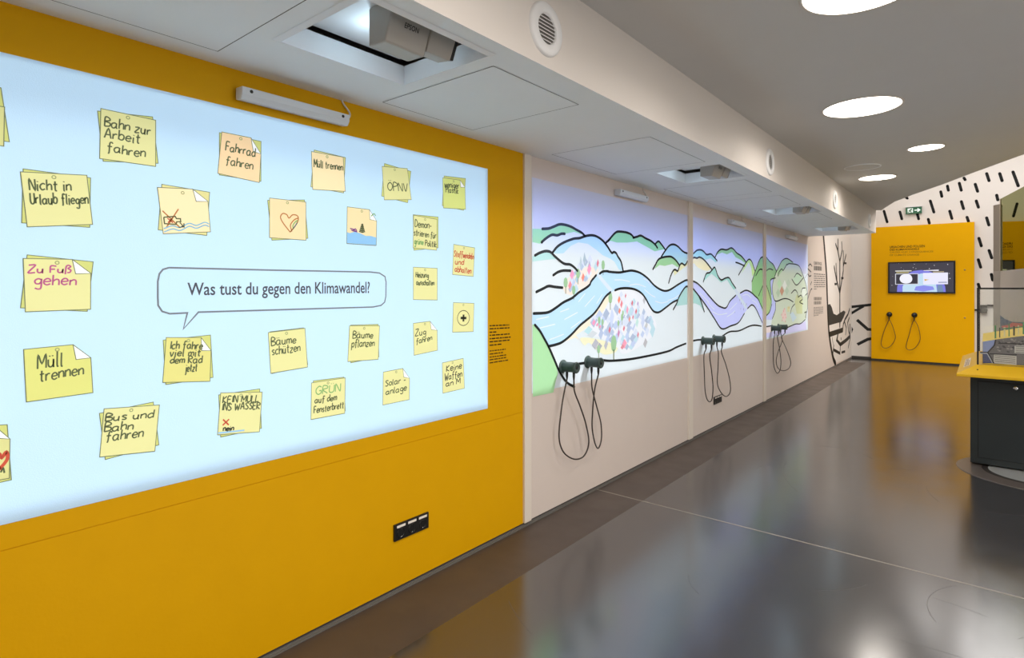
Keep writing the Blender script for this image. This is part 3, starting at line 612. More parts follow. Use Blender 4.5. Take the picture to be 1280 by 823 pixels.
def pale_blocks(land, spots):
    mb = MB(); cols = []
    for k, (x, y, colr, wv, hv) in enumerate(spots):
        wv *= .95; hv *= .9
        if colr not in cols: cols.append(colr)
        c = A((x, y), 25 + .04 * k)
        mb.poly([c + Vector((0, -wv, -hv * .15)), c + Vector((0, -wv * .05, -hv)), c + Vector((0, wv, hv * .15)), c + Vector((0, wv * .05, hv))], cols.index(colr))
    tag(mb.build('pale_town_blocks', [flat(q) for q in cols], land.t), kind='stuff')
def trees(land, spots):
    for k, (x, y, h) in enumerate(spots):
        mb = MB(); c = A((x, y), 35 + .02 * k); mb.poly([c + Vector((0, h * .28 * cos(a * pi / 4), h * .42 * sin(a * pi / 4))) for a in range(8)], 0); mb.ribbon([c + Vector((0, 0, -h * .3)), c + Vector((0, 0, -h * .85))], h * .09, NX, 1, False)
        mb.build('tree', [flat('9cc49a'), flat('7d8a68')], land.t)

SKY, GRN, LBL, TEAL, RIV, LIL, PCH = 'cfd2e2', '9fdca6', 'b6dcf0', 'b3dede', 'b8dcff', 'c3c9fb', 'f1e6da'
# nearest picture
ld = Land(2.935, 5.425, .826, 2.215, 'nearest projected landscape with a wide blue river and a town of tiny coloured houses')
sky = [(660, 205)] + P1((50, 122), (130, 122), (190, 118), (240, 100), (290, 80), (340, 83), (400, 102), (450, 130), (500, 158), (530, 188), (600, 182), (650, 198), (700, 235), (720, 258)) + \
      P2((0, 235), (40, 185), (75, 152), (110, 147), (170, 155), (215, 175), (240, 205), (270, 195), (305, 185), (350, 210), (400, 235), (440, 262), (470, 238), (500, 270), (530, 312), (570, 280), (610, 267), (650, 285), (690, 325), (720, 345), (760, 352)) + [(866, 200)]
ld.fill('sky', sky, SKY)
ld.fill('hill', P1((40, 120), (130, 122), (190, 118), (240, 100), (290, 80), (340, 83), (400, 102), (450, 130), (510, 175), (430, 150), (342, 168), (270, 182), (220, 178), (160, 215), (110, 262), (40, 245)), GRN)
ld.fill('hill', P1((228, 342), (270, 290), (330, 250), (420, 215), (480, 208), (540, 188), (600, 182), (650, 198), (700, 235), (740, 285), (780, 345), (800, 338), (823, 370)) + P2((90, 380), (120, 430), (140, 520), (100, 500), (60, 430), (20, 400)) + P1((700, 370), (640, 320), (560, 262), (470, 248), (400, 280), (330, 350), (260, 355)), LBL)
ld.fill('hill', P1((40, 380), (110, 345), (165, 330), (210, 340), (262, 405), (200, 408), (40, 428)), TEAL)
ld.fill('hill', P2((0, 235), (40, 185), (75, 152), (110, 147), (170, 155), (215, 175), (240, 205), (270, 195), (305, 185), (350, 210), (400, 235), (440, 262), (470, 238), (500, 270), (530, 312), (480, 322), (435, 332), (380, 300), (270, 240), (180, 250), (80, 250), (30, 235)), '98d8a4')
ld.fill('hill', P2((495, 385), (530, 330), (570, 280), (610, 267), (650, 285), (690, 325), (720, 345), (760, 350), (760, 400), (718, 460), (690, 445), (668, 465), (610, 395), (570, 380)), 'b0d9e0')
ld.fill('hill', P2((430, 500), (480, 400), (570, 380), (610, 395), (640, 425), (668, 465), (650, 480), (600, 450), (530, 468), (480, 460)), '9ccf9c')
ld.fill('hill', P2((610, 510), (630, 505), (650, 515), (670, 460), (690, 445), (718, 460), (745, 415), (760, 410), (760, 465), (700, 490), (650, 530), (620, 560)), 'e2e3bb')
ld.fill('meadow', P3((40, 415), (62, 422), (110, 480), (150, 550), (190, 625), (220, 700), (265, 820)) + C6((262, 580), (250, 620), (235, 690), (118, 714)), 'a9dba6')
ld.fill('river', P3((40, 315), (150, 310), (200, 298), (260, 260), (330, 210), (410, 170), (470, 120), (540, 75), (575, 45), (605, 5)) + P1((635, 555), (668, 540), (700, 520), (750, 518), (823, 530)) + P2((100, 530), (170, 518), (230, 513), (300, 535), (370, 585), (430, 650), (490, 690), (535, 702), (580, 690), (650, 645), (720, 605), (760, 600)) +
        P4((760, 65), (725, 65), (690, 110), (660, 165), (645, 190), (600, 212), (550, 250), (490, 295), (455, 305), (420, 290), (385, 240), (350, 175), (310, 125), (250, 90), (180, 78), (110, 82), (62, 98), (10, 118)) + P3((770, 115), (720, 160), (660, 255), (610, 320), (540, 380), (480, 430), (400, 515), (320, 580), (260, 605), (190, 622), (150, 550), (110, 480), (62, 422), (40, 415)), RIV)
ld.fill('hill', P4((635, 245), (660, 165), (690, 110), (725, 65), (760, 65), (760, 230)), 'a9d3d3')
ld.fill('town_ground', P1((350, 600), (460, 520), (560, 470), (660, 500), (640, 555), (590, 610), (550, 660), (470, 712), (400, 745), (345, 725), (325, 680)), 'efe2da')
ld.fill('town_ground', P3((770, 130), (720, 175), (660, 265), (610, 330), (540, 392), (480, 440), (400, 525), (350, 575), (440, 540), (480, 560), (560, 590)) + P8((390, 660), (330, 640), (200, 620), (160, 570)) + P8((420, 400), (500, 300), (560, 200)), 'efe6d2')
ld.fill('town_ground', P8((205, 600), (250, 675), (300, 650), (400, 740), (470, 770), (575, 740), (590, 660), (500, 640), (330, 600)), 'e9e8c6', True)
ld.fill('town_ground', P8((560, 110), (640, 90), (760, 96), (850, 150), (900, 230), (950, 360), (990, 470), (940, 590), (760, 720), (640, 760), (590, 700), (420, 600), (260, 560), (300, 480), (440, 330)), 'e4e8f0', True)
rng = random.Random(11); sp = []
pal = ['bccbe8', 'd3dcee', 'b0c0dc', 'bcd8e6', 'dfe5f2', 'a9b8d2']
for k in range(170):
    x, y = rng.uniform(250, 960), rng.uniform(120, 740)
    if abs(x - 650) / 350 + abs(y - 440) / 330 < 1.02: X, Y = P8((x, y))[0]; sp.append((X, Y, pal[k % 6], rng.uniform(.03, .06), rng.uniform(.03, .055)))
pale_blocks_spots = sp; sp = []
for (x, y, colr, wv, hv) in [(605, 205, 'ee8d74', .034, .045), (630, 250, 'e58a96', .03, .05), (672, 165, 'd77787', .018, .03), (740, 240, 'd77787', .024, .036), (798, 245, 'b5a0d0', .02, .03), (610, 320, 'ee8d74', .028, .036), (780, 325, 'd77787', .024, .036),
        (712, 405, 'ea9480', .024, .036), (748, 385, 'd77787', .018, .03), (508, 515, 'd77787', .026, .04), (600, 550, 'c78bb4', .03, .05), (655, 500, 'd77787', .024, .036), (800, 565, 'd98c98', .026, .04), (660, 660, 'f0a0b8', .06, .055), (640, 690, 'd98c98', .045, .03), (875, 650, 'b5b6bc', .055, .06), (345, 440, 'f09cc0', .036, .034), (380, 462, 'f09cc0', .03, .02), (408, 482, 'f09cc0', .03, .02),
        (360, 660, 'b4b6c2', .07, .055), (400, 690, 'a9abb8', .06, .045), (470, 670, 'b4b6c2', .04, .055), (290, 520, 'b5dbe4', .08, .045), (330, 560, 'cdd6de', .1, .04), (950, 520, 'b9d8e4', .075, .09), (865, 205, 'bdbfc8', .04, .055), (885, 470, 'c3c5c9', .04, .04), (690, 310, 'e8a3bd', .03, .05), (790, 440, 'bfe0dd', .04, .06), (850, 430, 'c5d0ea', .05, .09), (530, 390, 'c8d4f2', .05, .11)]:
    X, Y = P8((x, y))[0]; sp.append((X, Y, colr, wv, hv))
for k in range(34):
    x, y = rng.uniform(380, 640), rng.uniform(400, 700)
    if abs((y - 400) - (640 - x) * 1.05) < 95:
        X, Y = P1((x, y))[0]; pale_blocks_spots.append((X, Y, pal[k % 6], rng.uniform(.02, .04), rng.uniform(.02, .05)))
for (x, y, colr, wv, hv) in [(390, 648, 'e88f9f', .03, .045), (512, 575, 'ef9080', .03, .045), (650, 445, 'dd7f96', .024, .045), (570, 500, 'ec9cc2', .04, .06), (410, 550, 'ec9cc2', .04, .05), (455, 590, 'aacbdc', .035, .045), (525, 405, 'a9bccb', .026, .07), (490, 440, 'b9cbd8', .022, .07)]:
    X, Y = P1((x, y))[0]; sp.append((X, Y, colr, wv, hv))
pale_blocks(ld, pale_blocks_spots)
houses(ld, sp)
trees(ld, [(*P8((515, 185))[0], .11), (*P8((550, 655))[0], .16), (*P8((635, 385))[0], .07), (*P8((400, 415))[0], .07), (*P8((435, 435))[0], .06), (*P8((598, 445))[0], .06), (*P8((395, 715))[0], .08), (*P8((645, 340))[0], .05), (*P1((350, 625))[0], .09), (*P1((465, 540))[0], .09), (*P1((700, 460))[0], .09), (*P1((425, 695))[0], .08)])
ld.fill('bridge', P1((640, 560), (668, 545), (790, 690), (765, 715)), 'd4e2f2')
ld.streaks([P3(q, r) for q, r in [((75, 372), (190, 345)), ((110, 450), (250, 415)), ((200, 560), (330, 510)), ((300, 300), (380, 270)), ((340, 370), (460, 305)), ((470, 205), (530, 130)), ((530, 250), (620, 150)), ((400, 450), (500, 380)), ((640, 220), (690, 140))]] + [P2(*q) for q in [((60, 600), (130, 600), (200, 615)), ((200, 650), (270, 640), (350, 665)), ((340, 690), (400, 740), (440, 760)), ((440, 800), (500, 815), (560, 800)), ((560, 790), (620, 770), (660, 740)), ((330, 585), (370, 610), (400, 650))]])
for q in [P1((130, 122), (190, 118), (240, 100), (290, 80), (340, 83), (400, 102), (450, 130), (500, 158), (530, 188)), P1((125, 248), (160, 215), (220, 178), (270, 182), (310, 168), (342, 168)),
          P1((228, 342), (270, 290), (330, 250), (420, 215), (480, 208), (540, 188), (600, 182), (650, 198), (700, 235), (740, 285), (780, 345), (800, 338), (823, 350)) + P2((90, 380), (120, 430), (140, 520)),
          P1((62, 370), (110, 345), (165, 330), (210, 340), (250, 380), (330, 445), (390, 455), (430, 482), (460, 515)), P1((233, 555), (280, 525), (330, 512), (395, 513)), P1((75, 712), (140, 680), (190, 657), (250, 665), (320, 672)),
          P3((50, 315), (150, 310), (200, 298), (260, 260), (330, 210), (410, 170), (470, 120), (540, 75), (575, 45)) + P1((590, 610), (635, 555)),
          P1((668, 540), (700, 520), (750, 518)) + P2((0, 522), (100, 530), (170, 518), (230, 513), (300, 535), (370, 585), (430, 650), (490, 690), (535, 702), (580, 690), (650, 645), (720, 605), (750, 602)),
          P3((190, 622), (260, 605), (320, 580), (400, 515), (480, 430), (540, 380), (610, 320), (660, 255), (720, 160), (770, 115)), P4((62, 98), (110, 82), (180, 78), (250, 90), (310, 125), (350, 175), (385, 240), (420, 290), (455, 305), (490, 295), (550, 250), (600, 212), (645, 190)),
          P3((62, 422), (110, 480), (150, 550), (190, 625)) + C6((240, 500), (270, 570), (310, 630), (355, 658)), C6((268, 560), (362, 530), (430, 518), (500, 505), (570, 508), (700, 495), (880, 457), (940, 430), (1005, 405)),
          P4((608, 278), (640, 220), (660, 165), (690, 110), (725, 65), (750, 65)), P2((0, 235), (40, 185), (75, 152), (110, 147), (170, 155), (215, 175), (240, 205)), P2((232, 205), (270, 195), (305, 185), (350, 210), (400, 235), (440, 270), (460, 300)), P1((720, 258), (760, 220)),
          P2((440, 262), (470, 238), (500, 270), (530, 312)), P2((495, 385), (530, 330), (570, 280), (610, 267), (650, 285), (690, 325), (720, 345), (750, 350)), P2((418, 500), (440, 460), (480, 400), (570, 380), (610, 395), (640, 425), (668, 465)), P2((565, 628), (585, 560), (610, 510), (630, 505), (650, 515), (670, 460), (690, 445), (718, 460), (745, 415))]:
    ld.line(q, .019)
ld.done()
# middle picture
ld = Land(5.55, 7.872, .826, 2.215, 'middle projected landscape with pointed teal hills and a winding lilac river')
M1 = Q5((38, 140), (55, 140), (90, 108), (130, 103), (160, 120), (190, 152), (230, 145), (260, 170))
M3 = Q5((275, 185), (300, 130), (340, 97), (395, 103), (440, 83), (470, 100), (500, 135), (550, 170), (598, 232))
M5 = Q5((598, 232), (627, 200), (655, 225), (680, 300), (690, 325))
M7 = Q5((690, 325), (730, 215), (755, 180), (790, 178))
ld.fill('sky', [(862, 205)] + M1 + M3 + M5 + M7 + [(962, 205)], 'cfd2e2')
ld.fill('hill', M1 + Q5((297, 215), (285, 235), (230, 190), (180, 205), (130, 175), (60, 182)), 'a6dcd6')
ld.fill('hill', Q5((38, 200), (60, 182), (90, 188), (115, 178), (150, 195), (190, 235), (240, 300), (200, 320), (150, 310), (100, 285), (60, 240), (30, 250)), 'ece5bd')
ld.fill('hill', M3 + Q5((580, 235), (540, 205), (490, 180), (450, 125), (400, 150), (350, 130), (300, 150)), '9fd294')
ld.fill('hill', Q5((155, 432), (185, 350), (220, 338), (245, 310), (270, 282), (285, 310), (305, 370), (340, 412), (380, 395), (420, 390), (450, 440), (490, 498), (470, 515), (430, 460), (400, 410), (340, 440), (290, 390), (240, 350), (200, 385)), 'a2d8d2')
ld.fill('hill', Q5((598, 232), (627, 200), (655, 225), (680, 300), (690, 330), (660, 380), (650, 290), (625, 230), (545, 350)), 'c8e89a')
ld.fill('hill', Q5((655, 430), (690, 325), (730, 215), (755, 180), (790, 178), (790, 740), (780, 738), (750, 680), (720, 610), (690, 580), (655, 550)), '92c486')
ld.fill('river', Q5((30, 415), (38, 420), (90, 445), (150, 500), (210, 570), (290, 660), (340, 692), (390, 698), (430, 630), (490, 570), (535, 548), (590, 520), (640, 535), (690, 580), (720, 610), (750, 680), (790, 745), (800, 823)) + Q7((712, 440), (705, 430), (670, 350), (630, 265), (595, 235), (555, 268), (525, 315), (470, 400), (400, 430), (315, 458), (250, 370), (180, 260), (100, 150), (35, 70), (25, 60)), LIL)
ld.fill('hill', Q7((22, 60), (35, 70), (70, 110), (100, 150), (125, 215), (150, 298), (110, 240), (70, 222), (22, 220)), 'a3d0cd')
ld.fill('bridge', Q5((475, 520), (495, 505), (610, 690), (590, 715)), 'cfdcec')
houses(ld, [(*Q5((x, y))[0], c_, .018, .022) for x, y, c_ in [(500, 590, 'a9b4d8'), (530, 620, '9aa6c4'), (550, 600, 'b7b9d4'), (545, 655, '9aa6c4'), (570, 660, 'c0c6e0'), (540, 710, 'a9b4d8'), (570, 715, '8f9ab8'), (590, 675, 'b7b9d4'), (480, 745, 'a9b0e0'), (600, 660, 'a4aec8')]])
ld.streaks([Q5(*q) for q in [((120, 550), (160, 590), (210, 640)), ((250, 740), (320, 770), (400, 755)), ((430, 720), (470, 680), (500, 650)), ((200, 640), (240, 690), (270, 715)), ((560, 570), (610, 565), (650, 600)), ((660, 620), (700, 650), (720, 700)), ((400, 790), (450, 760), (480, 730))]])
for q in [Q5((55, 140), (90, 108), (130, 103), (160, 120), (190, 152), (230, 145), (260, 170), (297, 215)), Q5((38, 145), (70, 182)), Q5((38, 200), (60, 182), (90, 188), (115, 178), (150, 195), (190, 235), (240, 300)), M3, Q5((155, 432), (185, 350), (220, 338), (245, 310), (270, 282), (285, 310), (305, 370), (340, 412), (380, 395), (420, 390), (450, 440), (490, 498)),
          Q5((488, 232), (520, 240), (580, 268)), Q5((518, 362), (560, 290), (600, 225), (627, 200), (655, 225), (680, 300), (690, 330)), Q5((655, 430), (690, 325), (730, 215), (755, 180), (785, 178)), Q5((695, 368), (735, 305), (780, 312)), Q5((725, 575), (755, 500), (783, 440)),
          Q5((38, 420), (90, 445), (150, 500), (210, 570), (290, 660), (340, 692), (390, 698), (430, 630), (490, 570)), Q5((535, 548), (590, 520), (640, 535), (690, 580), (720, 610), (750, 680), (780, 738)), Q7((35, 70), (100, 150), (180, 260), (250, 370), (315, 458), (400, 430), (470, 400), (525, 315)), Q7((555, 268), (595, 235), (630, 265), (670, 350), (705, 430)), Q7((100, 150), (125, 215), (150, 298)),
          Q7((35, 572), (90, 562), (130, 560)), Q7((320, 525), (390, 485), (480, 475), (600, 425), (705, 438))]:
    ld.line(q, .018)
ld.done()
# farthest picture
ld = Land(8.005, 10.33, .826, 2.215, 'farthest projected landscape with a pale green dome of fields and a dark green hill')
G1 = Q6((215, 178), (225, 175), (260, 220), (300, 255), (330, 320))
G2 = Q6((330, 320), (350, 290), (390, 215), (440, 192), (500, 230), (560, 265), (600, 350))
ld.fill('sky', [(957, 205)] + G1 + G2 + Q6((640, 350)) + [(1009, 205)], 'd2d3e0')
ld.fill('river', Q6((215, 178), (330, 320), (320, 823), (215, 823)), LIL)
ld.fill('hill', Q6((210, 178), (225, 175), (260, 220), (300, 255), (330, 320), (325, 390), (280, 405), (268, 440), (278, 560), (285, 640), (262, 740), (230, 780), (205, 735)), '93c088')
ld.fill('hill', Q6((210, 440), (240, 500), (275, 620), (262, 720), (230, 780), (208, 730)), 'b6c98c')
ld.fill('hill', G2 + Q6((640, 480), (660, 640), (640, 760), (632, 823)) + Q7((1105, 360), (1050, 405), (1000, 412), (915, 450), (775, 430)) + Q6((290, 800), (322, 720), (325, 640), (300, 590), (290, 500), (300, 420), (325, 360)), 'cfdac4')
ld.fill('hill', Q6((330, 325), (350, 290), (390, 215), (440, 192), (515, 238), (470, 240), (430, 260), (400, 310), (352, 375)), 'b3d3a2')
for q, c_ in [(Q6((362, 395), (388, 450), (362, 505), (338, 450)), 'c2e2b8'), (Q6((418, 412), (440, 470), (418, 520), (395, 470)), 'e8ebe0'), (Q6((388, 475), (410, 525), (388, 578), (366, 525)), 'c9977c'), (Q6((350, 500), (372, 545), (350, 595), (328, 545)), 'b9cdb0'), (Q6((440, 480), (462, 525), (440, 572), (418, 525)), 'bccfb6'), (Q6((455, 400), (476, 445), (455, 490), (434, 445)), 'c3d3bd'), (Q6((500, 405), (545, 345), (600, 385), (540, 465)), 'c9e3c6'), (Q6((590, 500), (625, 490), (640, 560), (600, 590)), 'dfe8dc'), (Q6((540, 560), (600, 600), (600, 760), (540, 760), (520, 640)), 'ccd3a2'), (Q6((470, 760), (500, 740), (540, 800), (500, 850)), 'c6d9e0'), (Q6((385, 790), (400, 720), (420, 700), (440, 790), (410, 850)), 'e8cdc6'), (Q6((440, 690), (470, 680), (470, 740), (445, 740)), 'd8d7a6')]: ld.fill('field', q, c_)
houses(ld, [(*Q6((x, y))[0], c_, .03, .024) for x, y, c_ in [(385, 770, 'e3a9a0'), (405, 735, 'e3a9a0'), (420, 770, 'e0988e'), (400, 800, 'e0988e'), (430, 800, 'e3a9a0'), (390, 830, 'e3a9a0'), (425, 840, 'e0988e'), (460, 700, 'd9b26a'), (415, 710, 'e3a9a0')]])
ld.fill('shore', Q7((730, 438), (778, 432), (782, 495), (722, 500), (722, 440)), 'ead9d6')
ld.fill('lake', Q7((915, 460), (1000, 420), (1050, 412), (1100, 385), (1108, 465), (722, 545), (722, 500)), 'cfcdf0')
for q in [G1, Q6((330, 330), (350, 290), (390, 215), (440, 192), (500, 230)), Q6((440, 258), (470, 245), (560, 265), (600, 350), (640, 480), (660, 640), (630, 800)), Q6((225, 320), (260, 298), (295, 310)), Q6((212, 440), (240, 500), (275, 620)), Q6((230, 778), (262, 740), (285, 660)), Q6((322, 392), (280, 405), (268, 440), (280, 560)), Q6((330, 330), (300, 420), (290, 500), (300, 590), (330, 632), (405, 605), (460, 612), (505, 640)),
          Q6((322, 650), (322, 720), (290, 810)), Q6((490, 405), (540, 465), (610, 390)), Q6((515, 385), (545, 345), (590, 375)), Q6((485, 550), (520, 515), (545, 540), (555, 590)), Q6((555, 590), (585, 570), (600, 610), (570, 640), (605, 660)), Q6((585, 540), (600, 500), (630, 495)), Q6((630, 570), (650, 550)), Q6((475, 760), (490, 700), (520, 660)), Q6((620, 750), (640, 740)), Q6((345, 375), (360, 330), (385, 300), (400, 315), (420, 285), (440, 250)), Q7((730, 438), (778, 430)), Q7((910, 455), (1000, 415), (1050, 410), (1095, 372))]:
    ld.line(q, .016)
ld.done()

# ------------------------------------------------------------------ printed drawing on the far part of the left wall and its corner
TW = lambda *p: cc(1000, 290, 4.84, p)
def AL(p, x=.0012): return onx(p[0], p[1], x)
t = thing('wall_drawing', onx(1045, 455), 'black line drawing of a bare tree and rocks on the white wall by the corner', 'wall drawing')
dk = flat('2a2c2c')
mb = MB(); mb.poly([AL(p, .0006) for p in TW((142, 25), (150, 120), (160, 250), (165, 400), (172, 560), (182, 660), (200, 760), (213, 795))] + [(.0006, Y1 - .002, .03), (.0006, Y1 - .002, 4.5), (.0006, AL(TW((142, 25))[0]).y - .1, 4.5)]); mb.build('white_ground', mat('white_film', 'ece6e0', .6, spec=.2), t)
mb = MB(); mb.ribbon(catmull([AL(p) for p in TW((139, 5), (142, 25), (150, 120), (160, 250), (165, 400), (172, 560), (182, 660), (200, 760), (215, 797))], 5), .11, NX); mb.build('curved_band', flat('1f2020'), t)
mb = MB()
for q, wd in [(((241, 570), (241, 180)), .07), (((241, 370), (220, 285), (207, 212)), .055), (((224, 300), (218, 195)), .045), (((242, 365), (262, 235), (262, 120)), .055), (((263, 205), (278, 140)), .045), (((241, 180), (230, 120), (230, 50)), .055), (((241, 180), (255, 110), (252, 65)), .05), (((231, 120), (216, 75)), .045)]:
    mb.ribbon([AL(p) for p in TW(*q)], wd * 1.3, NX)
for x, y, r in [(216, 316, 7), (256, 280, 7), (275, 190, 6)]: mb.poly([AL(p) for p in TW((x - r, y - r), (x + r, y - r), (x + r, y + r), (x - r, y + r))])
mb.build('bare_tree', dk, t)
mb = MB(); mb.poly([AL(p, .0016) for p in TW((170, 440), (182, 437), (192, 455), (203, 495), (222, 504), (242, 490), (265, 476), (276, 485), (265, 515), (250, 545), (176, 566))]); mb.build('rock', flat('34383a'), t)
mb = MB()
for q, wd in [(((178, 622), (258, 594)), .1), (((258, 594), (262, 560), (272, 530), (290, 500), (300, 468)), .06), (((268, 540), (280, 580), (276, 620)), .05), (((232, 600), (226, 640), (222, 655), (244, 682), (280, 655), (303, 632)), .08), (((303, 632), (294, 600), (288, 550), (298, 520)), .05), (((244, 682), (242, 735), (205, 715)), .06), (((200, 730), (204, 690)), .06), (((195, 640), (200, 680)), .03), (((304, 640), (292, 700)), .045), (((252, 730), (272, 724)), .05), (((248, 645), (249, 650)), .05), (((240, 570), (244, 545)), .05)]:
    mb.ribbon([AL(p) for p in TW(*q)], wd, NX)
mb.poly([AL(p) for p in TW((300, 556), (304, 556), (304, 640), (300, 640))])
mb.build('rock_lines', dk, t)
B_ = lambda p: ony(p[0], p[1], Y1 - .002)
mb = MB()
for q, wd in [(((303, 455), (440, 440)), .055), (((308, 495), (345, 472), (385, 450)), .05), (((303, 480), (312, 497)), .05), (((345, 533), (410, 590), (442, 592)), .06), (((347, 682), (410, 650), (442, 645)), .06)]:
    mb.ribbon([B_(p) for p in TW(*q)], wd, (0, -1, 0), 0, False)
mb.poly([B_(p) for p in TW((304, 556), (322, 590), (304, 638))])
mb.build('branch_lines', dk, t)
# thin mountain lines and text between picture and drawing
mb = MB()
t = thing('mountain_lines', onx(1012, 390), 'thin black mountain lines on the wall right of the farthest landscape', 'wall drawing')
for q in [((600, 345), (620, 305), (640, 285), (690, 330)), ((662, 268), (682, 250), (700, 272)), ((628, 390), (655, 352), (672, 375), (690, 368)), ((685, 462), (697, 430)), ((645, 650), (670, 560), (690, 510), (700, 505))]: mb.ribbon(catmull([AL(p) for p in Q6(*q)], 4), .022, NX)
mb.build('outline', flat('4a4846'), t)
t = thing('wall_text', onx(1023, 400), 'grey heading and paragraphs printed on the wall left of the black curved line', 'wall text')
TG = flat('6f6a66'); TG2 = flat('8e8781')
def wallquad(a, b, c, d): return quadmap(*[AL(p, .001) for p in (a, b, c, d)])
mb = MB(); text_mesh('KLIMAWANDEL', mb, wallquad((1017.4, 326.6), (1027.5, 328), (1027.5, 332), (1017.4, 331.2)), 0, 1, .02); text_rows(mb, wallquad((1017.4, 333.3), (1027.3, 334), (1027.3, 338), (1017.4, 337.4)), [(.5, 0, 1)], .075, NX, 0, 7); mb.build('heading', TG, t)
mb = MB(); text_rows(mb, wallquad((1017.4, 342.5), (1031.5, 343.5), (1031.5, 361), (1017.4, 361.5)), [(1 - k / 7, 0, 1 if k < 7 else .25) for k in range(8)], .016, NX, 0, 5); mb.build('german_text', TG, t)
mb = MB(); text_rows(mb, wallquad((1017.4, 371.8), (1027, 371.8), (1027, 380.2), (1017.4, 380.6)), [(.8, 0, 1), (.2, 0, .96)], .055, NX, 0, 8); mb.build('english_heading', TG2, t)
mb = MB(); text_rows(mb, wallquad((1017, 385), (1029, 384), (1029, 393), (1017, 395)), [(1 - k / 5, 0, 1 if k < 5 else .5) for k in range(6)], .014, NX, 0, 6); mb.build('english_text', TG2, t)

# ------------------------------------------------------------------ listening pieces with their hanging cable loops
def listening_piece(y, z, loop, lab):
    t = thing('listening_piece', (0, y, z), lab, 'listening piece', 'listening pieces on the landscape wall')
    c = Vector((.0, y, z))
    mb = MB(); mb.lathe(c, NX, [(0, 0.0), (.046, 0), (.047, .004), (.045, .009), (.030, .011), (0, .011)], n=32); mb.build('flange', GREEN_DK, t)
    mb = MB(); mb.lathe(c, NX, [(.0345, .010), (.0345, .105), (.038, .107), (.039, .114), (.036, .119), (.026, .121), (.024, .116), (0, .116)], n=32); mb.build('barrel', GREEN_DK, t)
    mb = MB(); mb.lathe(c, NX, [(.012, .115), (.012, .1185), (0, .1195)], n=16); mb.build('button', BLACK, t)
    ends = []
    for x in (.036, .092):
        p = c + Vector((x, 0, -.032)); mb = MB(); mb.tube([p, p + Vector((0, 0, -.03)), p + Vector((0, 0, -.055))], [.009, .0085, .005], n=12); mb.build('cable_sleeve', BLACK, t); ends.append(p + Vector((0, 0, -.053)))
    n = len(loop); pts = [ends[0]]
    for k, p in enumerate(loop):
        pts.append(onx(p[0], p[1], .036 + .056 * (k + 1) / (n + 1)))
    pts.append(ends[1])
    mb = MB(); mb.tube(catmull(pts, 7), .0052, n=8); mb.build('cable', CABLE, t)
K1 = lambda *p: cc(680, 420, 4.571, p)
K2 = lambda *p: cc(860, 390, 6.33, p)
ZL = .965
listening_piece(3.285, ZL, K1((112, 340), (97, 440), (86, 560), (95, 630), (125, 680), (180, 706), (230, 685), (256, 610), (238, 500), (205, 400), (175, 320)), 'dark green listening piece with the widest cable loop, nearest on the left')
listening_piece(3.604, ZL, K1((275, 300), (300, 400), (325, 500), (328, 590), (310, 643), (290, 610), (275, 520), (280, 400), (291, 300)), 'dark green listening piece with a narrow crossed cable loop, second from the left')
listening_piece(5.817, ZL, K2((126, 350), (130, 500), (135, 620), (150, 690), (172, 712), (190, 690), (198, 600), (188, 480), (172, 350)), 'dark green listening piece with a long loop down to the black wall socket')
listening_piece(6.125, ZL, K2((240, 330), (238, 430), (232, 560), (250, 620), (280, 660), (310, 668), (335, 630), (330, 540), (300, 420), (265, 320)), 'dark green listening piece right of the one whose loop reaches the wall socket')
listening_piece(8.288, ZL, K2((675, 250), (675, 380), (685, 450), (708, 487), (730, 455), (735, 380), (722, 280), (708, 200)), 'dark green listening piece left of the pair under the farthest landscape')
listening_piece(8.59, ZL, K2((745, 230), (715, 310), (698, 390), (715, 450), (760, 466), (800, 445), (812, 395), (785, 310), (745, 220), (742, 195)), 'dark green listening piece right of the pair under the farthest landscape')

# ------------------------------------------------------------------ yellow board with monitor on the far wall
YB = 14.2
def Bq(px, py, d=0.0): return ony(px, py, YB - d)
x0, x1, zt = Bq(1089, 450).x, Bq(1218, 300).x, 2.785
t = thing('yellow_board', ((x0 + x1) / 2, YB, 0), 'tall yellow board with a monitor standing against the far white wall', 'display board')
mb = MB(); mb.box((x0, YB, .03), (x1, Y1 - .013, zt)); mb.build('board', YEL2, t, bevel=.004)
mb = MB(); mb.box((x0 + .01, YB + .012, 0), (x1 - .01, Y1 - .013, .03)); mb.build('plinth', BASE, t)
def bquad(a, b, c, d, dd=.0015): return quadmap(*[Bq(*p, dd) for p in (a, b, c, d)])
mb = MB(); text_mesh('URSACHEN UND FOLGEN', mb, bquad((1112.2, 307.6), (1156, 306.2), (1156, 309.2), (1112.2, 310.4)), 0, 1, .015); text_mesh('DES KLIMAWANDELS', mb, bquad((1112.2, 311.2), (1149, 310.1), (1149, 312.5), (1112.2, 313.7)), 0, 1, .015); mb.build('heading', flat('3b2608'), t)
mb = MB(); text_mesh('CAUSES AND CONSEQUENCES', mb, bquad((1112.2, 314.6), (1166.5, 313.4), (1166.5, 315.8), (1112.2, 317)), 0, 1, .01); text_mesh('OF CLIMATE CHANGE', mb, bquad((1112.2, 318), (1149, 317.3), (1149, 319.6), (1112.2, 320.3)), 0, 1, .01); mb.build('english_heading', flat('a07512'), t)
for px, py in ((1206, 337.5), (1206, 397.5)):
    p = Bq(px, py); mb = MB(); mb.lathe(p, (0, -1, 0), [(.016, 0), (.016, .003), (0, .004)], n=16); mb.build('cover_cap', mat('cap_ochre', 'a88a4a' if py < 360 else '2c240a', .4), t)
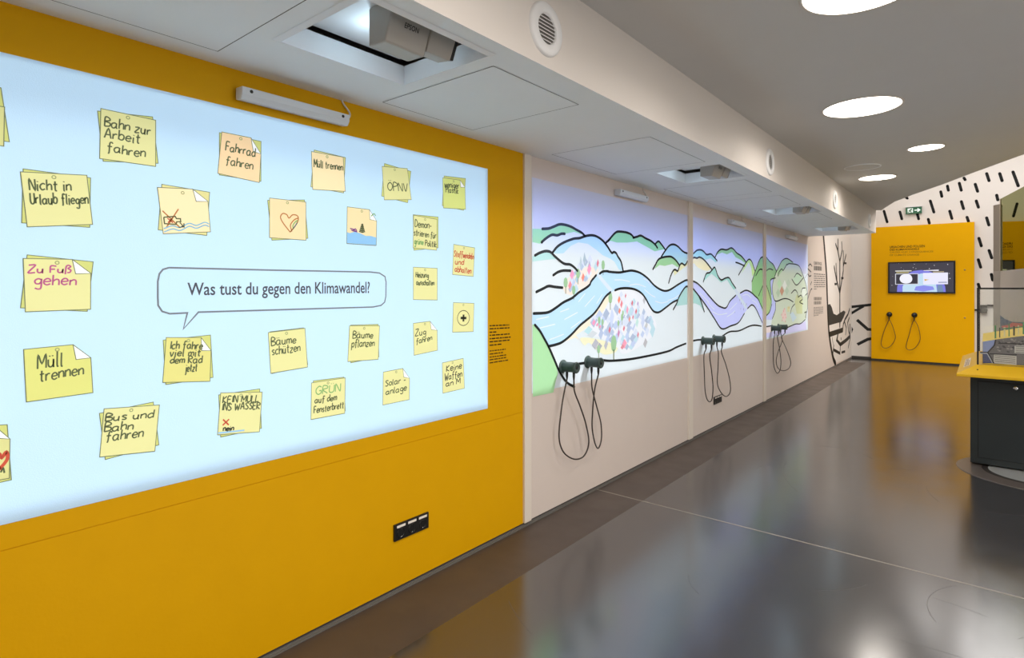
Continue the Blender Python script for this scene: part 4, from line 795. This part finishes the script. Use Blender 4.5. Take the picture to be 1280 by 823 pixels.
# monitor
TV = lambda *p: cc(1100, 300, 10.283, p)
a, b = Bq(1110.3, 328), Bq(1194.3, 367.3); zb, zt_ = 1.5 - (364.8 - 361) / F * 11.9, 0
zt_ = Bq(1152, 327).z; zb = Bq(1152, 366.9).z
t = thing('monitor', ((a.x + b.x) / 2, YB, zb), 'wide black framed monitor showing the earth on the yellow board', 'monitor')
mb = MB()
for (p, q) in (((a.x, zb), (b.x, zb + .028)), ((a.x, zt_ - .028), (b.x, zt_)), ((a.x, zb + .028), (a.x + .026, zt_ - .028)), ((b.x - .026, zb + .028), (b.x, zt_ - .028))): mb.box((p[0], YB - .03, p[1]), (q[0], YB, q[1]))
mb.build('bezel', BLACK, t)
def scr(name, colr, es=1.0):
    return mat('screen_' + colr, '050505', .3, emit=colr, es=es, spec=.3)
mb = MB(); mb.box((a.x + .026, YB - .018, zb + .028), (b.x - .026, YB - .002, zt_ - .028)); disp = mb.build('display', scr('', '45424c'), t)
def T(p, k): return ony(p[0], p[1], YB - .0185 - .0006 * k)
def shape(name, pts, colr, k, sm=False):
    P = [T(p, k) for p in TV(*pts)]
    if sm: P = catmull(P, 4, True)
    zz0, zz1 = zb + .029, zt_ - .029
    P = [Vector((p.x, p.y, min(max(p.z, zz0), zz1))) for p in P]
    mb = MB(); mb.poly(P); return mb.build(name, scr('', colr), disp)
shape('earth', [(218, 690), (222, 600), (260, 510), (340, 440), (430, 400), (530, 388), (620, 398), (720, 440), (800, 520), (838, 600), (845, 690)], '7f7fe0', 1)
shape('earth', [(290, 690), (290, 600), (330, 530), (420, 460), (540, 430), (650, 470), (720, 560), (735, 690)], 'c4e0f4', 2)
shape('earth', [(440, 650), (460, 600), (560, 585), (680, 600), (700, 640), (560, 665)], '8f93ee', 3)
shape('earth', [(740, 580), (800, 580), (815, 690), (735, 690)], '7690b4', 2)
shape('window_frame', [(195, 436), (494, 432), (494, 572), (195, 576)], 'd6d6e0', 4)
shape('picture', [(205, 444), (484, 440), (484, 564), (205, 568)], '3a3740', 5)
shape('globe', [(252, 500), (275, 455), (330, 440), (390, 450), (415, 500), (395, 545), (335, 562), (275, 545)], 'f4f4ff', 6, True)
shape('picture', [(552, 426), (873, 420), (873, 570), (556, 575)], 'ecebff', 5)
shape('caption', [(570, 505), (635, 512), (600, 520), (575, 530)], 'd8b23c', 6)
shape('caption', [(750, 540), (860, 537), (860, 553), (750, 556)], 'a9abc8', 6)
shape('caption', [(196, 396), (405, 392), (405, 404), (196, 408)], 'e6e4dd', 4)
shape('caption', [(210, 415), (375, 411), (370, 425), (210, 430)], 'b3a877', 4)
shape('caption', [(560, 392), (755, 382), (755, 400), (560, 400)], 'e6e4f0', 4)
shape('caption', [(680, 408), (822, 404), (822, 416), (680, 420)], 'b8a98a', 4)
mb = MB(); r = random.Random(5)
for k in range(46):
    x, y = r.uniform(140, 930), r.uniform(305, 660)
    if y > 385 and 195 < x < 850: continue
    p = T(TV((x, y))[0], 1); s_ = r.choice((.004, .006, .008)); mb.poly([p + Vector((s_ * cos(q * pi / 3), 0, s_ * sin(q * pi / 3))) for q in range(6)])
mb.build('star_field', scr('', 'f4f4fa'), disp)
# pegs with cable loops on the board
J = lambda *p: cc(1060, 300, 4.573, p)
for (cx_, cy_), lp, lab in [((237, 426), ((228, 470), (205, 525), (190, 590), (205, 618), (240, 610), (270, 565), (262, 515), (245, 470)), 'black earpiece holder with hanging cable, left one on the yellow board'), ((380, 430), ((368, 475), (350, 540), (332, 610), (350, 630), (385, 616), (412, 570), (405, 510), (388, 470)), 'black earpiece holder with hanging cable, right one on the yellow board')]:
    c = Bq(*J((cx_, cy_))[0]); t = thing('earpiece_holder', c, lab, 'earpiece holder', 'earpiece holders on the yellow board')
    mb = MB(); mb.lathe(c, (0, -1, 0), [(0, 0), (.05, 0), (.05, .01), (.03, .014), (.03, .075), (.036, .078), (.036, .092), (0, .094)], n=24); mb.build('barrel', BLACK, t)
    e = []
    for d in (.03, .066):
        p = c + Vector((0, -d, -.028)); mb = MB(); mb.tube([p, p + Vector((0, 0, -.075))], [.010, .007], n=10); mb.build('cable_sleeve', BLACK, t); e.append(p + Vector((0, 0, -.075)))
    pts = [e[0]] + [ony(*p, YB - .03 - .036 * (k + 1) / 9) for k, p in enumerate(J(*lp))] + [e[1]]
    mb = MB(); mb.tube(catmull(pts, 7), .0065, n=8); mb.build('cable', COPPER, t)

# exit sign
c = ony(1142.5, 263.5, Y1); t = thing('exit_sign', c, 'green emergency exit sign with running figure and white arrow', 'exit sign')
ex = lambda x, y, d=.06: ony(1125 + x / 32.9, 250 + y / 32.9, Y1 - d)
GRNS = mat('sign_green', '2f5a43', .4, emit='2f6a4a', es=.25); WHS = mat('sign_white', 'e8f2ea', .4, emit='dff0e4', es=.45)
p0, p1 = ex(235, 585), ex(890, 270)
mb = MB(); mb.box((p0.x, Y1 - .058, p0.z), (p1.x, Y1, p1.z)); mb.build('panel', GRNS, t, bevel=.003)
mb = MB(); mb.box((p0.x - .01, Y1 - .07, p1.z), (p1.x + .01, Y1, p1.z + .018)); mb.build('lamp_housing', PLASTIC, t, bevel=.003)
sx = lambda u: p0.x + (p1.x - p0.x) * u; sz = lambda v: p0.z + (p1.z - p0.z) * v
E_ = lambda u, v, d=.0592: Vector((sx(u), Y1 - d, sz(v)))
mb = MB(); mb.poly([E_(*q) for q in ((.12, .18), (.46, .18), (.46, .82), (.12, .82))]); mb.build('figure_field', WHS, t)
mb = MB(); N_ = (0, -1, 0)
for q, wd in [(((.30, .60), (.26, .40)), .02), (((.26, .40), (.34, .33), (.34, .2)), .014), (((.26, .40), (.22, .30), (.14, .30)), .014), (((.30, .60), (.38, .52), (.42, .56)), .011), (((.30, .60), (.22, .58), (.19, .48)), .011)]: mb.ribbon([E_(*p, .0598) for p in q], wd, N_)
mb.disc(E_(.35, .70, .0598), .012, N_, n=12); mb.build('running_figure', GRNS, t)
mb = MB(); mb.ribbon([E_(.55, .5), E_(.84, .5)], .018, N_, 0, False); mb.ribbon([E_(.74, .74), E_(.88, .5), E_(.74, .26)], .02, N_, 0, False); mb.build('arrow', WHS, t)

# ------------------------------------------------------------------ exhibit cabinet with glass case
CXa, CYa = 2.145, 6.28; CXb, CYb = 4.1, 7.45
t = thing('exhibit_cabinet', (3.1, 6.8, 0), 'dark cabinet with yellow sloped rim and glass case at the right edge', 'display case')
mb = MB(); mb.box((CXa, CYa, .02), (CXb, CYb, .80)); mb.build('cabinet_body', CABM, t, bevel=.003)
d0 = ony(1223, 575, CYa); d1 = ony(1224, 480, CYa)
mb = MB(); mb.box((d0.x, CYa - .004, .075), (3.3, CYa, .715)); door = mb.build('door', CABM2, t, bevel=.002)
mb = MB()
for a_, b_ in (((d0.x - .005, .07), (d0.x, .72)), ((d0.x - .005, .715), (3.3, .72)), ((d0.x - .005, .07), (3.3, .075))): mb.box((a_[0], CYa - .0015, a_[1]), (b_[0], CYa, b_[1]))
mb.build('door_gap', mat('gap_black', '0c0e0f', .7), t)
lk = ony(1269.5, 485.5, CYa); mb = MB(); mb.lathe((lk.x, CYa - .004, lk.z), (0, -1, 0), [(.017, 0), (.017, .006), (.013, .010), (0, .011)], n=24); mb.build('lock', CHROME, door)
OX0, OY0, OX1, OY1 = 2.06, 6.0, 4.25, 7.62; IX0, IY0, IX1, IY1 = 2.19, 6.13, 4.12, 7.48; zr0, zr1, zi = .778, .800, .872
mb = MB(); O = [(OX0, OY0), (OX1, OY0), (OX1, OY1), (OX0, OY1)]; I = [(IX0, IY0), (IX1, IY0), (IX1, IY1), (IX0, IY1)]
for k in range(4):
    a_, b_ = O[k], O[(k + 1) % 4]; c_, d_ = I[k], I[(k + 1) % 4]
    mb.quad((*a_, zr0), (*b_, zr0), (*b_, zr1), (*a_, zr1)); mb.quad((*a_, zr1), (*b_, zr1), (*d_, zi), (*c_, zi))
mb.quad(*[(*p, zr0) for p in O]); mb.quad(*[(*p, zi) for p in I]); mb.build('sloped_rim', TRAY, t, bevel=.003)
LW = lambda u, v: Vector((OX0 + .13 * v - .001, OY0 + .3 + u * 1.0, zr1 + .072 * v + .0012))
mb = MB(); mb.quad(LW(.0, .3), LW(.0, .62), LW(.7, .62), LW(.7, .3)); mb.build('rim_label', mat('label_cream', 'efe0d0', .5), t)
mb = MB(); text_rows(mb, lambda u, v: LW(.03 + u * .64, .34 + v * .24) + Vector((-.0004, 0, .0008)), [(.15, 0, 1), (.5, 0, 1), (.85, 0, .7)], .007, Vector((-.485, 0, .874)), 0, 9); mb.build('rim_text', flat('9a7a58'), t)
sc_ = ony(1220, 464, 6.06); mb = MB(); mb.lathe((2.195, 6.065, .837), Vector((0, -.485, .874)), [(.006, 0), (.006, .002), (0, .0025)], n=12); mb.build('rim_screw', BLACK, t)
GZ = 1.5
g = .012
for nm, a_, b_ in (('glass_pane', (IX0 + g, IY0, zi), (IX1 - g, IY0 + .006, GZ)), ('glass_pane', (IX0, IY0 + g, zi), (IX0 + .006, IY1 - g, GZ)), ('glass_pane', (IX0 + g, IY1 - .006, zi), (IX1 - g, IY1, GZ)), ('glass_pane', (IX1 - .006, IY0 + g, zi), (IX1, IY1 - g, GZ))):
    mb = MB(); mb.box(a_, b_); mb.build(nm, GLASS, t)
for (x, y) in ((IX0, IY0), (IX1 - g, IY0), (IX0, IY1 - g), (IX1 - g, IY1 - g)):
    mb = MB(); mb.box((x, y, zi), (x + g, y + g, GZ)); mb.build('frame_post', BLACK, t)
for a_, b_ in (((IX0, IY0, GZ - .006), (IX1, IY0 + g, GZ + .008)), ((IX0, IY1 - g, GZ - .006), (IX1, IY1, GZ + .008)), ((IX0, IY0 + g, GZ - .006), (IX0 + g, IY1 - g, GZ + .008)), ((IX1 - g, IY0 + g, GZ - .006), (IX1, IY1 - g, GZ + .008))):
    mb = MB(); mb.box(a_, b_); mb.build('frame_rail', BLACK, t)

# terrain model in the case
TY = 6.2
t = thing('terrain_model', (3.0, 6.7, zi), 'cut-away terrain model with yellow top and coloured posts inside the glass case', 'terrain model')
R_ = lambda *p: cc(1170, 420, 10.29, p)
def tp(p, k=0): return ony(p[0], p[1], TY - .0008 * k)
prof = [(2.225, .874), (4.08, .874), (4.08, 1.20), (3.3, 1.20), (2.9, 1.175), (2.51, 1.125), (2.35, 1.085), (2.225, 1.055)]
mb = MB(); mb.prism([(x, TY, z) for x, z in prof], (0, 1.2, 0), 0); mb.build('block', mat('model_yellow', 'd9b91c', .5, bump=.2, bscale=30), t)
def face_(name, pts, colr, k):
    mb = MB(); P = [tp(p, k) for p in pts]; P = [Vector((min(max(p.x, 2.227), 4.0), p.y, max(p.z, .8745))) for p in P]; mb.poly(P); mb.build(name, flat(colr), t)
face_('sea_field', R_((568, 75), (765, 48), (752, 120), (670, 210), (568, 210)), '8f9cc8', 1)
face_('deep_field', R_((568, 214), (665, 214), (700, 270), (740, 352), (568, 352)), '4a5078', 1)
face_('rock_field', R_((765, 48), (1030, 12), (1500, -40), (1500, 400), (740, 360), (670, 214), (752, 125)), '6f6c6e', 1)
mb = MB(); rr_ = random.Random(3)
for k in range(90):
    x, y = rr_.uniform(790, 1400), rr_.uniform(40, 210)
    if y < 60 - (x - 780) * .14: continue
    q = tp(R_((x, y))[0], 2.4); s_ = rr_.uniform(.004, .011)
    mb.poly([q + Vector((s_ * cos(a_ * pi / 2.5 + k), 0, s_ * .7 * sin(a_ * pi / 2.5 + k))) for a_ in range(5)], k % 2)
mb.build('gravel_speckle', [flat('a09a96'), flat('3f3c40')], t)
for nm, pts in (('text_card', R_((745, 236), (1035, 262), (1035, 378), (740, 352))), ('text_card', R_((1010, 128), (1400, 120), (1400, 240), (1010, 222)))):
    face_(nm, pts, 'c9c7c2', 3)
mb = MB()
for (xa, ya, xb, yb, n_) in ((755, 255, 1020, 280, 4), (1025, 140, 1140, 138, 4)):
    for k in range(n_):
        mb.ribbon([tp(R_((xa, ya + k * 24))[0], 4), tp(R_((xb, yb + k * 24))[0], 4)], .005, (0, -1, 0), 0, False)
mb.build('text_lines', flat('77736f'), t)
mb = MB()
for q in [((568, 212), (665, 214), (700, 270), (742, 352)), ((668, 212), (752, 122), (768, 48)), ((690, 232), (1040, 245)), ((800, 95), (1100, 105), (1400, 95))]: mb.ribbon([tp(p, 4) for p in R_(*q)], .009, (0, -1, 0), 0, False)
mb.ribbon([tp(p, 3.6) for p in R_((568, 222), (662, 224), (700, 290), (735, 352))], .012, (0, -1, 0), 1, False)
mb.build('layer_lines', [flat('1c1d22'), flat('b8bcc8')], t)
for k in range(22):
    x = 2.305 + k * .03; zz = 1.075 + min(.1, (x - 2.3) * .2); y = 6.42 + .01 * (k % 3)
    mb = MB(); hh = .085 if k % 3 else .11; mb.box((x, y, zz - .04), (x + (.007 if k % 2 else .011), y + .008, zz + hh)); mb.build('post', [mat('post_green', '3f8a5a', .5), mat('post_dark', '2b3326', .5), mat('post_cream', 'd8d2b0', .5)][k % 3], t)
mb = MB(); mb.prism([(2.36, 6.435, 1.155), (2.95, 6.435, 1.26), (2.95, 6.435, 1.268), (2.36, 6.435, 1.163)], (0, .01, 0)); mb.build('rail', mat('post_green', '3f8a5a'), t)

# tall display behind, with a tinted mirror pane
p0, p1, p2 = Vector((2.326, 10.60)), Vector((2.40, 10.48)), Vector((2.61, 9.49))
dr = Vector((sin(radians(10.6)), -cos(radians(10.6)))); q2 = p1 + dr * 2.0; bk = Vector((dr.y, -dr.x)) * -1; bk = Vector((-dr.y, dr.x)) if Vector((-dr.y, dr.x)).x > 0 else Vector((dr.y, -dr.x))
GRY = mat('display_grey', 'b9b2a9', .45, bump=.03)
t = thing('tall_display', (2.9, 10, 0), 'tall grey display with a tinted mirror pane behind the glass case', 'display')
zb_ = 1.745
foot = [p0, p1 + Vector((0, -.0)), q2, q2 + bk * .7, p0 + bk * .8]
mb = MB(); mb.prism([(p.x, p.y, 0) for p in foot], (0, 0, zb_)); mb.build('base', GRY, t)
mb = MB(); mb.prism([(p.x, p.y, zb_) for p in (p0, p1, p1 + bk * .1, p0 + bk * .12)], (0, 0, .93)); mb.build('side_post', mat('post_beige', 'a89e90', .5), t)
e1 = p1 + dr * .02
mb = MB(); mb.prism([(p.x, p.y, zb_) for p in (e1, q2, q2 + bk * .012, e1 + bk * .012)], (0, 0, 1.0)); mb.build('mirror_pane', MIRROR, t)
mb = MB(); mb.prism([(p.x, p.y, zb_) for p in (e1 + bk * .014, q2 + bk * .014, q2 + bk * .1, e1 + bk * .1)], (0, 0, .99)); mb.build('pane_backing', mat('backing_dark', '3c3b2c', .6), t)
mb = MB(); mb.prism([(p.x, p.y, zb_) for p in (p1 + dr * -.0 - bk * .006, e1 - bk * .006, e1 + bk * .012, p1 + bk * .012)], (0, 0, 1.0)); mb.build('edge_strip', mat('edge_cream', 'd9c9ae', .5), t)
def side(u, z, k=1): q = p1 + dr * u - bk * .001 * k; return Vector((q.x, q.y, z))
mb = MB(); mb.poly([side(0, .70), side(0, 1.13), side(.25, 1.09), side(.6, 1.07), side(1.1, 1.09), side(1.9, 1.08), side(1.9, .70)]); mb.build('map_band', flat('4c5f7a'), t)
mb = MB(); mb.poly([side(.05, .98, 2), side(.2, 1.0, 2), side(.45, 1.02, 2), side(.6, 1.06, 2), side(1.0, 1.07, 2), side(1.9, 1.04, 2), side(1.9, 1.0, 2), side(1, 1.0, 2), side(.5, .98, 2), side(.2, .95, 2)]); mb.build('red_band', flat('c8505a'), t)

# dark box and arm in the drawing on the far wall, seen through the case
t = thing('wall_box', ony(1233, 392, Y1), 'small dark box with an arm on the far white wall, seen through the glass case', 'wall box')
U = lambda *p: cc(1200, 340, 6.33, p)
pa, pb = ony(*U((160, 325))[0], Y1), ony(*U((215, 262))[0], Y1)
mb = MB(); mb.box((pa.x, Y1 - .06, pa.z), (pb.x, Y1, pb.z)); mb.build('box', mat('box_dark', '3a3a38', .5), t, bevel=.006)
mb = MB(); mb.lathe(((pa.x + pb.x) / 2 + .02, Y1 - .06, (pa.z + pb.z) / 2 - .02), (0, -1, 0), [(.04, 0), (.04, .006), (.03, .006), (0, .003)], n=20); mb.build('dial', mat('dial_grey', '5d5d58', .4), t)
pa2, pb2 = ony(*U((165, 272))[0], Y1), ony(*U((258, 260))[0], Y1)
mb = MB(); mb.box((pb.x, Y1 - .03, pa2.z), (pb2.x + .2, Y1, pb2.z)); mb.build('arm', BLACKP, t)
pc, pd = ony(*U((106, 299))[0], Y1), ony(*U((150, 299))[0], Y1)
mb = MB(); mb.box((pc.x - .05, Y1 - .02, pc.z - .02), (pa.x + .05, Y1, pc.z + .01)); mb.build('conduit', BLACKP, t)

# metal disc in the floor at the cabinet foot
fc = Vector((2.56, 6.25, 0))
t = thing('floor_disc', fc, 'round metal plate set in the floor at the foot of the dark cabinet', 'floor plate')
mb = MB(); mb.lathe(fc, (0, 0, 1), [(.51, .0), (.508, .004), (.345, .005), (.34, .002)], n=72, smooth=False); mb.build('rim_ring', mat('ring_brown_metal', '6b625c', .35, .3, bump=.05), t)
mb = MB(); mb.lathe(fc, (0, 0, 1), [(.34, .0015), (.335, .004), (.30, .004), (.298, .002)], n=72, smooth=False); mb.build('inner_ring', mat('ring_dark', '3a3532', .4, .3), t)
mb = MB(); mb.disc(fc + Vector((0, 0, .0045)), .299, (0, 0, 1), n=72); mb.build('plate', mat('plate_grey', 'c4c7c5', .35, .2, bump=.05), t)

for o in bpy.data.objects:
    if '_w' in o: del o['_w']
